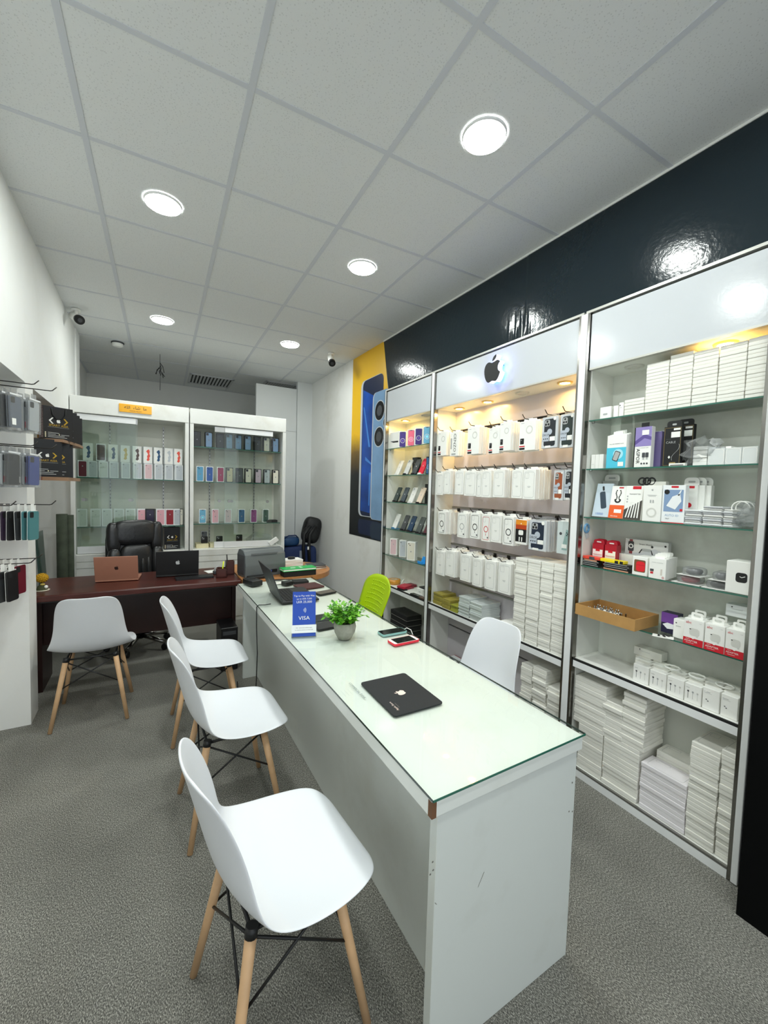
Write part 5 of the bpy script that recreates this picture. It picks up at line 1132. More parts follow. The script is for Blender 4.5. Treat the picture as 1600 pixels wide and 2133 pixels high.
def baglump(name, label, loc, sx, sy, sz, seed, m=CLEAR, cat='plastic bag', rz=RW):
    b = MB(); r_ = random.Random(seed); R = []
    for j in range(8):
        f = -1.3+2.6*j/7; row = []
        for i in range(14):
            a = 6.283*i/14; q = 1+r_.uniform(-.28, .28); row.append(b.bm.verts.new((sx*math.cos(f)**.6*math.cos(a)*q, sy*math.cos(f)**.6*math.sin(a)*q, max(0.001, sz*(1+math.sin(f))*(1+r_.uniform(-.15, .15))))))
        R.append(row)
    for j in range(7): b.loop(R[j], R[j+1], m)
    b.mats[0] = m; o = one(b, name, label, cat, loc, rz)
    for p in o.data.polygons: p.use_smooth = False
    return o
CRK = film('crinkled film', 0.22, 0.2)
baglump('plastic_bag', 'crumpled clear bag around small white boxes, second shelf', (X2+.045, fy(1448, 960, X2), Z2+.001), .075, .06, .06, 4, CRK)
for k in range(3): whitebox('tray_box', 'rounded translucent white tray box, %s from the left on the second shelf' % nth(k+1), (1474, 1510, 1545)[k], (1509, 1544, 1578)[k], 960-k*2, X2, Z2, 0.068, 0.11, mat('milky plastic', (224, 228, 228), 0.35), lambda b, w, h, d: b.frame(-w*.46, w*.46, h*.06, h*.97, .012, .002, -.0006, WHITE))
for k in range(3): whitebox('cable_bundle', 'low white packet %s from the left on top of the tray boxes' % nth(k+1), (1478, 1493, 1512)[k], (1492, 1511, 1524)[k], 925, X2+.02, Z2+.0688, 0.008, 0.06, (WHITEC, GREY, WHITE)[k])

# ---- third shelf
X3 = 2.055; Z3 = 1.4005
def power(b, w, h, d):
    b.rect(-w*.5, w*.5, 0, h, -.0005, mat('ice print', (204, 218, 230), 0.4)); M = Matrix.Translation((w*.02, -.001, h*.5)) @ Matrix.Rotation(-.25, 4, 'Y')
    f = b.face([M @ Vector((x, 0, z)) for x, z in rr2(-w*.17, w*.17, -h*.26, h*.26, .008)], mat('slate print', (44, 62, 78), 0.4))
    b.face([M @ Vector((x, -.0004, z)) for x, z in rr2(w*.02, w*.14, h*.28, h*.42, .004)], BLACK); b.ftext('10000', -w*.08, h*.08, w*.2, -.001, mat('blue lettering', (60, 110, 190), 0.4))
def coil(b, w, h, d):
    b.rect(-w*.5, w*.5, 0, h*.40, -.0005, mat('orange print', (238, 96, 34), 0.4)); b.rect(-w*.15, w*.35, h*.16, h*.27, -.0008, WHITE); b.ftext('Wireless', -w*.1, h*.06, w*.14, -.0008, WHITE); b.rect(0, w*.3, h*.92, h*.96, -.0008, RED)
    for sg in (-1, 1):
        for k in range(7): b.disc(sg*w*(.12+.05*math.sin(k)), h*(.85-.045*k), .0035, -.0008, BLACK, 8)
    for k in range(8): a = math.pi*k/7; b.disc(w*.17*math.cos(a), h*(.56-.07*math.sin(a)), .0045, -.0008, BLACK, 8)
def audio(b, w, h, d):
    b.face([(-w*.5, -.0005, 0), (w*.5, -.0005, 0), (w*.5, -.0005, h*.58), (-w*.5, -.0005, h*.28)], mat('charcoal print', (70, 66, 62), 0.4)); b.rect(-w*.1, w*.38, h*.90, h*.99, -.0008, RED); b.ftext('TRANSMITTER', w*.05, h*.75, w*.10, -.0008, DGREY)
    for k in range(5): b.face([(-w*.4+w*.17*k, -.001, h*.05), (-w*.33+w*.17*k, -.001, h*.05), (-w*.1+w*.12*k, -.001, h*.55), (-w*.17+w*.12*k, -.001, h*.55)], WHITE)
    for k in range(3): b.disc(-w*.36, h*(.68-.08*k), .004, -.0008, GREY, 8)
def plainplug(b, w, h, d):
    b.emblem(0, h*.88, .010, -.0008, GREY); b.rect(-w*.25, w*.25, h*.73, h*.74, -.0008, GREY); b.rect(-w*.2, w*.2, h*.70, h*.71, -.0008, GREY)
    for x in (-.07, .07): b.rect(w*x-.003, w*x+.003, h*.52, h*.60, -.0008, GREY)
    b.ring(0, h*.25, w*.20, w*.28, -.0008, mat('faint grey', (214, 214, 208), .5))
def autoid(b, w, h, d):
    b.rect(-w*.42, w*.42, h*.30, h*.88, -.0005, mat('steel blue print', (134, 160, 196), 0.4)); b.rrect(-w*.12, w*.2, h*.93, h*.98, .003, -.0008, RED); b.disc(-w*.30, h*.82, w*.12, -.0010, BLACK, 16)
    b.face([(-w*.3, -.001, h*.45), (w*.1, -.001, h*.36), (w*.35, -.001, h*.58), (w*.28, -.001, h*.78), (w*.12, -.001, h*.74), (-w*.05, -.001, h*.70)], WHITEC); b.face([(w*.18, -.001, h*.74), (w*.24, -.001, h*.72), (w*.34, -.001, h*.86), (w*.30, -.001, h*.88)], WHITEC); b.ftext('AUTO ID', -w*.04, h*.20, w*.15, -.0008, mat('pale blue lettering', (150, 176, 208), .4)); b.ftext('FAST', -w*.22, h*.11, w*.08, -.0008, DGREY); b.rect(-w*.5, w*.5, 0, h*.02, -.0008, RED); b.rect(w*.3, w*.42, h*.32, h*.38, -.0009, RED)
tilt = -0.12
def leanbox(name, label, pl, pr, py, X, zb, w, h, d, m, deco, lean, grp=None):
    o = whitebox(name, label, pl, pr, py, X, zb, h, d, m, deco, 0.0, grp, w=w); o.rotation_euler = (-lean, 0, RW); o.location.x = X; o.location.z += d*math.sin(lean); return o
leanbox('power_bank_box', 'pale blue box picturing a dark power bank, leaning on the third shelf', 1233, 1267, 1072, X3, Z3, 0.088, 0.178, 0.022, WHITEC, power, 0.22)
leanbox('charger_box', 'white and orange box picturing a coiled black cable', 1266, 1297, 1078, X3-.012, Z3, 0.074, 0.165, 0.022, WHITE, coil, 0.16)
leanbox('transmitter_box', 'white and dark box with a red tab picturing white plugs', 1296, 1335, 1081, X3-.012, Z3, 0.082, 0.165, 0.025, WHITE, audio, 0.10)
whitebox('charger_box', 'tall plain white plug box with a faint emblem on the third shelf', 1337, 1375, 1083, X3-.015, Z3, 0.168, 0.03, WHITE, plainplug, w=0.080)
whitebox('charger_box', 'white box standing behind the plain plug box', 1350, 1378, 1080, X3+.03, Z3, 0.188, 0.03, WHITEB, dots, w=0.078)
whitebox('charger_box', 'pale blue plug box lettered AUTO ID on the third shelf', 1378, 1423, 1086, X3-.015, Z3, 0.170, 0.032, WHITEC, autoid, w=0.092)
def tabtop(b, w, h, d):
    b.prism([(x, d*.5, z) for x, z in rr2(-w*.48, w*.48, h*.9, h+.035, .018)], (0, .002, 0), WHITE); b.rrect(-w*.22, w*.22, h+.012, h+.020, .003, d*.5-.0004, GREY)
for k in range(3):
    whitebox('earphone_box', 'white box with rounded hanger tab, %s from the left on the third shelf' % nth(k+1), (1422, 1439, 1452)[k], (1443, 1455, 1468)[k], 1088, X3+.045+.012*k, Z3, 0.172, 0.03, WHITE, (lambda b, w, h, d: (tabtop(b, w, h, d), b.disc(0, h*.48, w*.18, -.0008, RED), b.rect(-w*.4, w*.3, h*.92, h*.98, -.0008, RED))) if k == 0 else tabtop, w=0.062)
whitebox('earphone_box', 'grey hanger pack at the back behind the leaning power bank box', 1252, 1285, 1060, X3+.11, Z3, 0.195, 0.03, mat('grey card', (190, 192, 188), .5), tabtop, w=0.085)
b = MB()
for k in range(3): b.tube([(0.016*math.cos(a)+.02*k, 0.004*k, 0.016*math.sin(a)) for a in [6.283*i/14 for i in range(15)]], 0.004, BLACK)
one(b, 'cable_coil', 'black cable coil resting on top of the boxes, third shelf', 'cable', (X3+.025, fy(1330, 1030, X3), Z3+.19), RW)
for g, (a, c, n) in enumerate(((1424, 1460, 7), (1461, 1503, 9), (1504, 1526, 8))):
    for k in range(n):
        whitebox('cable_bundle', '%s white cable bundle from the bottom, %s heap on the third shelf' % (nth(k+1), ('left', 'middle', 'right')[g]), a+(k*5 % 3), c-(k*7 % 4), 1095+g*4, X3-.02+.003*(k % 2), Z3+0.0092*k, 0.0084, 0.10, (WHITEC, WHITE, mat('bundle grey', (214, 216, 220), .4))[k % 3], lambda b, w, h, d: b.rect(-w*.5, w*.5, h*.30, h*.5, -.0006, DGREY), rz=0.05*((k*3) % 3-1), grp='white cable bundles on the third shelf')
baglump('plastic_bag', 'crumpled clear bag spilling over the third shelf edge', (X3+.05, fy(1540, 1098, X3), Z3+.001), .07, .05, .035, 8, CRK)
baglump('plastic_bag', 'clear bag of white cables at the right end, third shelf', (X3+.06, fy(1570, 1098, X3)+.03, Z3+.001), .045, .05, .05, 11, CRK)
b = MB()
for k in range(2): b.tube([(0.030*math.cos(a)+.01*k, .01*k, 0.034+0.028*math.sin(a)) for a in [6.283*i/16 for i in range(14)]], 0.0025, WHITE)
one(b, 'cable_coil', 'loop of white cable standing on the right of the third shelf', 'cable', (X3+.03, fy(1535, 1080, X3), Z3+.045), RW)

# ---- fourth shelf
X4 = 2.05; Z4 = 1.1405
REDC = mat('red card', (178, 20, 42), 0.4)
def trans(b, w, h, d):
    b.rect(-w*.44, w*.44, 0, h*.74, -.0006, WHITE); b.rect(-w*.18, w*.2, h*.66, h*.76, -.0010, RED); b.ftext('TRANSMIT', 0, h*.50, w*.17, -.0010, RED)
    for x in (-.14, .16): b.rrect(w*x-.006, w*x+.006, h*.18, h*.34, .003, -.0010, BLACK); b.rect(w*x-.0035, w*x+.0035, h*.10, h*.18, -.0010, DGREY)
    b.prism([(x, d*.5, z) for x, z in rr2(-w*.48, w*.48, h*.9, h+.022, .014)], (0, .002, 0), REDC); b.rrect(-w*.2, w*.2, h+.006, h+.012, .002, d*.5-.0004, WHITE)
for g, (a, c) in enumerate(((1233, 1256), (1259, 1283))):
    for k in range(3): whitebox('cable_box', '%s red cable pack, %s pair of packs on the fourth shelf' % (('front', 'second', 'rearmost')[k], ('left', 'right')[g]), a+3*k, c+3*k, 1160, X4+.035+.022*k, Z4, 0.118, 0.018, REDC, trans, w=0.062, grp='red cable packs on the fourth shelf')
ORG = mat('red orange print', (234, 72, 52), 0.4); YEL = mat('yellow print', (246, 220, 10), 0.4)
for g, (a, c) in enumerate(((1214, 1246), (1257, 1310))):
    for k in range(4): whitebox('battery_pack', '%s flat black battery pack from the bottom, %s pile on the fourth shelf' % (nth(k+1), ('left', 'right')[g]), a+(k % 2)*2, c-(k % 2)*3, 1180, X4-.025, Z4+.0092*k, .0086, .05, BLACK, (lambda b, w, h, d: b.rect(-w*.5, w*.5, h*.2, h*.9, -.0006, mat('tan strip', (206, 150, 118), .5))) if (k == 0 and g) or (k == 3 and not g) else (lambda b, w, h, d: b.rect(-w*.5, w*.5, h*.7, h, -.0006, GREY)), rz=.04*(k % 3-1), grp='black battery packs on the fourth shelf')
whitebox('battery_box', 'red and grey small box on top of the black packs', 1214, 1249, 1168, X4-.022, Z4+.0372, .014, .045, ORG, lambda b, w, h, d: b.rect(-w*.12, w*.2, 0, h, -.0006, DGREY))
whitebox('battery_box', 'yellow and black small box on top of the black packs', 1250, 1298, 1170, X4-.022, Z4+.0372, .014, .045, YEL, lambda b, w, h, d: (b.rect(w*.15, w*.3, 0, h, -.0006, BLACK), b.rect(w*.36, w*.5, 0, h, -.0006, BLACK)))
def watch(b, w, h, d):
    b.rrect(-w*.42, -w*.28, h*.2, h*.85, .006, -.0006, DGREY); b.ring(-w*.35, h*.53, .007, .012, -.0009, WHITE); b.rect(-w*.39, -w*.31, h*.85, h*.98, -.0006, mat('dusky red', (150, 70, 72), .5)); b.rect(-w*.39, -w*.31, .002, h*.2, -.0006, mat('dusky red', (150, 70, 72), .5)); b.ftext('Smart Watch', 0, h*.72, h*.15, -.0008, DGREY)
    b.rrect(-w*.1, w*.12, h*.28, h*.46, .004, -.0006, GREY); b.face([(-w*.16, -.0007, h*.12), (-w*.13, -.0007, h*.12), (-w*.07, -.0007, h*.40), (-w*.10, -.0007, h*.40)], BLACK); b.face([(w*.12, -.0007, h*.40), (w*.15, -.0007, h*.12), (w*.18, -.0007, h*.12), (w*.14, -.0007, h*.40)], BLACK)
    b.face([(w*.25, -.0007, h*.05), (w*.45, -.0007, h*.05), (w*.38, -.0007, h*.22), (w*.28, -.0007, h*.22)], BLACK); b.disc(w*.15, h*.62, .006, -.0007, BLACK, 10); b.disc(w*.44, h*.75, .005, -.0007, BLACK, 10); b.face([(-w*.5, -.0005, 0), (w*.5, -.0005, 0), (w*.5, -.0005, h*.3), (w*.2, -.0005, h*.5), (-w*.1, -.0005, h*.2)], mat('misty print', (206, 208, 212), .5))
whitebox('watch_box', 'long grey box picturing a smart watch standing at the back', 1302, 1395, 1120, 2.165, Z4+.078, .078, .03, mat('pale grey card', (222, 222, 220), .5), watch, w=0.205)
whitebox('accessory_box', 'long plain white box under the smart watch box', 1290, 1380, 1150, 2.125, Z4, .078, .085, WHITE, None, w=0.225)
def redcase(b, w, h, d): b.rrect(-w*.38, w*.38, h*.18, h*.84, .006, -.0006, mat('brown window', (120, 84, 54), .5)); b.rrect(-w*.24, w*.36, h*.22, h*.76, .012, -.0012, mat('bright red case', (226, 32, 44), .35)); b.rect(-w*.2, w*.32, h*.55, h*.57, -.0016, REDC)
def earb(b, w, h, d):
    b.rect(-w*.42, -w*.2, h*.34, h*.46, -.0006, DGREY); b.rect(-w*.4, -w*.22, h*.22, h*.32, -.0006, RED); b.ftext('wireless earphones', 0, h*.80, w*.085, -.0006, GREY); b.rect(w*.2, w*.3, h*.2, h*.5, -.0006, mat('faint beige', (214, 206, 196), .5)); b.disc(w*.36, h*.1, .006, -.0006, mat('faint red', (214, 170, 168), .5), 8)
def hangtab(b, w, h, d): b.prism([(x, d*.6, z) for x, z in rr2(-w*.30, w*.30, h, h+.018, .006)], (0, .0015, 0), WHITE)
whitebox('earphone_box', 'white box with a window showing a red earphone case', 1314, 1350, 1195, X4-.02, Z4, .088, .10, WHITE, redcase, w=0.068)
whitebox('earphone_box', 'white earphone box with faint print beside the red-window box', 1349, 1388, 1200, X4-.028, Z4, .094, .032, WHITE, lambda b, w, h, d: (earb(b, w, h, d), hangtab(b, w, h, d)), w=0.072)
for k in range(3): whitebox('earphone_box', 'white earphone box with handwritten marks, %s behind the front one' % nth(k+1), 1354+6*k, 1392+6*k, 1198, X4+.006+.034*k, Z4, .096, .032, WHITE, lambda b, w, h, d: (hangtab(b, w, h, d), b.ftext('P2', w*.15, h*.90, .014, -.0006, BLACK)), w=0.072, grp='white earphone boxes with handwritten marks')
def blister(label, a, c, py, z, m, seed, big=False):
    y0, y1 = fy(a, py, X4), fy(c, py, X4); t = thing('blister_pack', label, 'blister pack', (X4-.015, (y0+y1)/2, z), RW+.1*(seed % 3-1)); w = abs(y0-y1)
    b = MB(); b.box(-w/2, w/2, 0, .10, 0, .0018, WHITE); b.build('backing_card', t)
    b = MB(); puff(b, (0, .05, .016), w*.30, .03, .014, m, .7); b.build('contents', t)
    b = MB(); puff(b, (0, .05, .017), w*.42, .042, .0185, CRK, .5, None, 14, 8); b.build('bubble', t)
blister('clear blister pack with a red item at the front of the fourth shelf', 1401, 1460, 1220, Z4, mat('dark red item', (150, 24, 44), .35), 1)
blister('clear blister pack with a black item beside the red one', 1464, 1525, 1232, Z4, BLACK, 2)
blister('clear blister pack of grey cable lying across the other packs', 1412, 1462, 1190, Z4+.037, DGREY, 3)
blister('small clear blister pack at the back right of the fourth shelf', 1478, 1516, 1205, Z4+.037, DGREY, 4)
def wbox(b, w, h, d): b.rrect(-w*.10, w*.36, h*.36, h*.66, .010, -.0006, SCREEN); b.face([(w*.05, -.0010, h*.54), (w*.14, -.0010, h*.505), (w*.28, -.0010, h*.55), (w*.27, -.0010, h*.57), (w*.14, -.0010, h*.525), (w*.06, -.0010, h*.55)], WHITE)
whitebox('watch_box', 'tall white box picturing a black square watch at the right end', 1526, 1566, 1226, X4-.02, Z4, .128, .10, WHITE, wbox, w=0.080)

# ---- fifth shelf: tray of plugs and adapter boxes
X5 = 2.03; Z5 = 0.8855
ya, yc = fy(1203, 1275, 1.985), fy(1327, 1312, 1.985)
KR = mat('kraft board', (186, 142, 84), 0.6, var=0.08, scale=20)
t = thing('cardboard_tray', 'open kraft cardboard tray of white plugs on the fifth shelf', 'tray', (1.965, (ya+yc)/2, Z5+.0005), RW)
tw = abs(ya-yc)/2; td = .21; th = .055
b = MB(); b.box(-tw, tw, 0, td, 0, .004, KR); b.build('tray_base', t)
for q in ((-tw, tw, 0, .005), (-tw, tw, td-.005, td), (-tw, -tw+.005, .005, td-.005), (tw-.005, tw, .005, td-.005)):
    b = MB(); b.box(*q, .004, th, KR); b.build('tray_side', t)
for k in range(14):
    i, j = k % 5, k//5; x = -tw+.05+.033*i+.008*(j % 2); y = .045+.042*j
    t = thing('plug', 'small white plug with metal pins, %s in the kraft tray counting from the front left' % nth(k+1), 'plug', (1.965+y, (ya+yc)/2-x, Z5+.0055), RW+.3*(k % 3-1), 'white plugs in the kraft tray')
    b = MB(); b.box(-.012, .012, -.012, .012, 0, .022, WHITE, .003); b.build('body', t)
    for sx in (-.006, .006):
        b = MB(); b.cyl((sx, 0, .022), (sx, 0, .042), .003, CHROME, n=8); b.build('pin', t)
t = thing('plug_adapter', 'larger white three-pin plug adapter lying in the kraft tray', 'plug', (2.02, (ya+yc)/2-.06, Z5+.0055), RW+.3)
b = MB(); b.box(-.035, .035, -.022, .022, 0, .022, WHITE, .004, 2); b.build('body', t)
for sx, hh in ((-.02, .04), (-.006, .045), (.018, .05)):
    b = MB(); b.box(sx-.003, sx+.003, -.005, .005, .022, hh, CHROME); b.build('pin', t)
for k in range(2): whitebox('cable_bundle', '%s clear white packet lying at the front of the kraft tray' % nth(k+1), 1290+18*k, 1308+18*k, 1305, 2.0, Z5+.006, .008, .05, mat('bundle grey', (214, 216, 220), .4))
def purple(b, w, h, d): b.rect(-w*.5, w*.5, h*.5, h, -.0005, mat('purple print', (112, 66, 150), .4)); b.face([(-w*.4, -.0008, h*.40), (-w*.1, -.0008, h*.52), (w*.45, -.0008, h*.48), (w*.45, -.0008, h*.28), (-w*.1, -.0008, h*.22)], WHITEC)
whitebox('charger_box', 'purple and navy box behind the kraft tray', 1381, 1407, 1300, X5+.06, Z5, .095, .05, mat('navy card', (28, 26, 60), .45), purple, w=.068)
whitebox('adapter_box', 'small white box between the purple box and the adapter boxes', 1407, 1424, 1310, X5+.03, Z5, .085, .06, WHITE, dots, w=.05)
t = thing('card_slip', 'white card with small black clips lying before the purple box', 'card', (1.985+.03, fy(1385, 1320, 2.03), Z5+.0005), RW+.4)
b = MB(); b.box(-.04, .04, -.02, .02, 0, .002, WHITE); b.build('card', t)
for k in range(3):
    b = MB(); b.box(-.02+.02*k, -.012+.02*k, -.008, .008, .002, .006, BLACK, mx=Matrix.Rotation(.4*k, 4, 'Z')); b.build('clip', t)
def abc(b, w, h, d):
    b.rect(-w/2, w/2, 0, h*.27, -.0005, RED); b.ftext('abc', -w*.26, h*.86, w*.22, -.0008, RED); b.ftext('ADAPTER', -w*.10, h*.15, w*.155, -.0008, WHITE); b.ftext('TRAVEL', -w*.26, h*.225, w*.06, -.0008, WHITE); b.disc(0, h*.285, .0045, -.0009, WHITE, 10); b.rect(-w*.35, w*.05, h*.07, h*.08, -.0008, WHITE)
    b.rrect(-w*.2, w*.3, h*.38, h*.66, .010, -.0006, mat('faint grey', (214, 214, 208), .5)); b.rect(-w*.2, -w*.12, h*.60, h*.63, -.0010, BLACK); b.rect(w*.15, w*.24, h*.34, h*.40, -.0008, mat('faint grey', (214, 214, 208), .5)); b.ftext('1.5A', w*.32, h*.88, w*.07, -.0008, GREY)
    A = rr2(-w*.30, w*.30, h-.002, h+.026, .006); B = rr2(-w*.18, w*.18, h+.006, h+.018, .005); b.loop([b.bm.verts.new((x, d*.45, z)) for x, z in A], [b.bm.verts.new((x, d*.45, z)) for x, z in B], WHITE)
for k, (a, c, py) in enumerate(((1422, 1464.5, 1340), (1465.5, 1508.5, 1352), (1509.5, 1551, 1364))):
    ywid = abs(fy(a, py, X5-.012)-fy(c, py, X5-.012)); whitebox('adapter_box', 'red and white ADAPTER box, %s from the left at the front' % nth(k+1), a, c, py, X5-.012, Z5, .112, .055, WHITE, abc, w=min(ywid-.001, .1), grp='red and white adapter boxes')
    whitebox('adapter_box', 'red and white ADAPTER box standing behind the %s front one' % nth(k+1), a+7, c+7, py-6, X5+.046, Z5, .112, .055, WHITE, abc, w=min(ywid-.001, .1)-.002, grp='red and white adapter boxes')
whitebox('accessory_box', 'plain white box lying on the rear adapter boxes at the right', 1518, 1566, 1270, X5+.085, Z5+.141, .05, .06, WHITEC, dots, w=.095)

# ---- lower shelf of the last cabinet: white earphone boxes
X6 = 2.03; Z6 = 0.6315
def ear(b, w, h, d):
    b.rect(-w*.42, -w*.2, h*.78, h*.80, -.0006, GREY)
    for x, m in ((-.28, DGREY), (0, GREY), (.28, mat('faint grey', (214, 214, 208), .5))): b.disc(w*x, h*.60, .004, -.0006, m, 8); b.rect(w*x-.0007, w*x+.0007, h*.22, h*.60, -.0006, m)
def blank(b, w, h, d): b.rect(-w*.42, -w*.05, h*.80, h*.82, -.0006, GREY); b.rect(-w*.42, w*.05, h*.75, h*.76, -.0006, GREY); b.rect(-w*.3, -w*.22, h*.44, h*.48, -.0006, DGREY); b.rect(-w*.2, -w*.12, h*.38, h*.42, -.0006, DGREY)
spans = ((1317.5, 1350, 1420), (1351.5, 1386.5, 1436), (1387.5, 1423.5, 1450), (1424, 1460, 1466), (1461, 1497.5, 1481), (1499, 1536, 1496))
for k, (a, c, py) in enumerate(spans):
    y0, y1 = fy(a, py, X6), fy(c, py, X6); wd = abs(y0-y1)-.001
    whitebox('earphone_box', 'white %s box, %s from the left, front row of the lower shelf' % ('earphone' if k < 4 else 'charger', nth(k+1)), a, c, py, X6, Z6, .082 if k < 4 else .092, .036, WHITE, ear if k < 4 else blank, w=wd, grp='white boxes on the last cabinet lower shelf')
    for j in range(1, 4): whitebox('earphone_box', 'white box, %s back behind the %s front box of the lower shelf' % (nth(j), nth(k+1)), a+2, c+2, py, X6+.0365*j+.002, Z6, .082 if k < 4 else .09, .036, (WHITE, WHITEB)[j % 2], None, w=wd-.001, grp='white boxes on the last cabinet lower shelf')
whitebox('earphone_box', 'white box on top of the back row at the left, lower shelf', 1325, 1372, 1372, X6+.125, Z6+.0825, .04, .055, WHITEB, dots, w=.13)
b = MB()
for k in range(4):
    b.tube([(-.11+.10*k+.030*math.cos(a), .03+.022*math.sin(a)*1.2, .004+.002*(i % 2)) for i, a in enumerate([6.283*i/18 for i in range(19)])], .004, WHITE)
one(b, 'wrapped_cable', 'white wrapped cables lying on top of the white earphone boxes', 'cable', (X6+.05, fy(1440, 1420, X6), Z6+.0915), RW)

# ---- wide cabinet: hanging packs on hooks
XH = 2.035
def pk_plain(b, w, h, d): b.frame(-w*.40, w*.40, h*.06, h*.92, .012, .0014, -.0006, GREY); b.frame(-w*.34, -w*.02, h*.70, h*.88, .006, .0010, -.0006, GREY); b.rect(-w*.12, w*.12, h*.42, h*.435, -.0006, GREY); b.rect(-w*.08, w*.08, h*.39, h*.40, -.0006, GREY)
def pk_ring(m):
    def f(b, w, h, d): b.frame(-w*.40, w*.40, h*.06, h*.92, .012, .0022, -.0006, m); b.frame(-w*.34, -w*.04, h*.72, h*.90, .006, .0010, -.0006, GREY); b.ring(w*.02, h*.46, w*.20, w*.26, -.0006, m); b.rect(-w*.0, w*.04, h*.22, h*.30, -.0006, m); b.disc(w*.25, h*.15, w*.07, -.0006, DGREY, 12)
    return f
def pk_g(b, w, h, d):
    b.ring(w*.12, h*.70, w*.15, w*.21, -.0006, mat('faint grey', (214, 214, 208), .5)); b.rrect(-w*.42, -w*.18, h*.22, h*.42, .004, -.0006, BLACK); b.disc(-w*.34, h*.36, .003, -.0009, GREY, 8); b.rect(-w*.46, -w*.12, h*.125, h*.165, -.0006, RED); b.rect(-w*.46, -w*.12, h*.03, h*.10, -.0006, BLACK); b.rect(-w*.4, -w*.2, h*.93, h*.945, -.0006, GREY)
def pk_genzo(b, w, h, d): b.ftext('CENZO', w*.05, h*.55, w*.42, -.0006, BLACK, -math.pi/2); b.rect(-w*.3, w*.2, h*.04, h*.12, -.0006, GREY); b.rect(-w*.45, -w*.28, h*.3, h*.75, -.0006, GREY)
def pk_drop(col):
    def f(b, w, h, d):
        b.rrect(-w*.36, w*.36, h*.06, h*.93, .012, -.0006, col); b.rrect(-w*.33, w*.0, h*.70, h*.90, .008, -.0010, GREY)
        for x, z in ((-.25, .76), (-.09, .76), (-.17, .85)): b.disc(w*x, h*z, w*.065, -.0014, BLACK, 12)
        b.disc(w*.30, h*.92, w*.09, -.0014, WHITE, 14); b.rect(-w*.46, -w*.02, h*.22, h*.52, -.0014, mat('pale steel label', (186, 194, 206), .4)); b.disc(w*.0, h*.52, w*.16, -.0012, mat('pale steel label', (186, 194, 206), .4), 16); b.ftext('DROP', -w*.23, h*.42, w*.16, -.0018, DGREY)
        for k in range(3): b.disc(-w*.36+w*.12*k, h*.30, w*.035, -.0018, BLACK, 10)
        b.rect(w*.02, w*.36, h*.22, h*.36, -.0016, WHITE); b.rect(-w*.25, w*.1, h*.01, h*.08, -.0016, WHITE)
    return f
def pk_orange(b, w, h, d):
    b.rect(-w*.5, w*.5, h*.55, h, -.0005, mat('amber print', (240, 150, 40), .4)); b.rect(-w*.5, w*.5, h*.10, h*.62, -.0006, BLACK); b.rect(-w*.5, w*.5, h*.62, h*.80, -.0007, mat('burnt print', (190, 70, 24), .4)); b.rrect(-w*.22, w*.22, h*.38, h*.58, .008, -.0010, WHITE); b.disc(0, h*.85, .004, -.0010, WHITE, 8)
    for x in (-.12, .10): b.rect(w*x-.004, w*x+.004, h*.12, h*.30, -.0010, WHITE)
def pk_clear(b, w, h, d):
    b.rect(-w*.5, w*.5, 0, h, -.0005, mat('mist print', (206, 216, 216), .35)); b.face([(-w*.1, -.0008, h*.12), (w*.35, -.0008, h*.12), (w*.40, -.0008, h*.74), (w*.22, -.0008, h*.76)], mat('sea mist', (150, 180, 178), .3)); b.disc(-w*.22, h*.62, w*.12, -.0010, DGREY, 6)
    for x, z in ((.28, .66), (.34, .62), (.29, .58)): b.disc(w*x, h*z, w*.045, -.0012, BLACK, 10)
    b.rect(-w*.1, w*.32, h*.18, h*.30, -.0012, WHITE)
DK = mat('dark green case', (40, 52, 50), .35); BKC = mat('soft black case', (36, 40, 46), .4); BRC = mat('cognac case', (158, 84, 52), .4); NVC = mat('ink blue case', (34, 44, 62), .4)
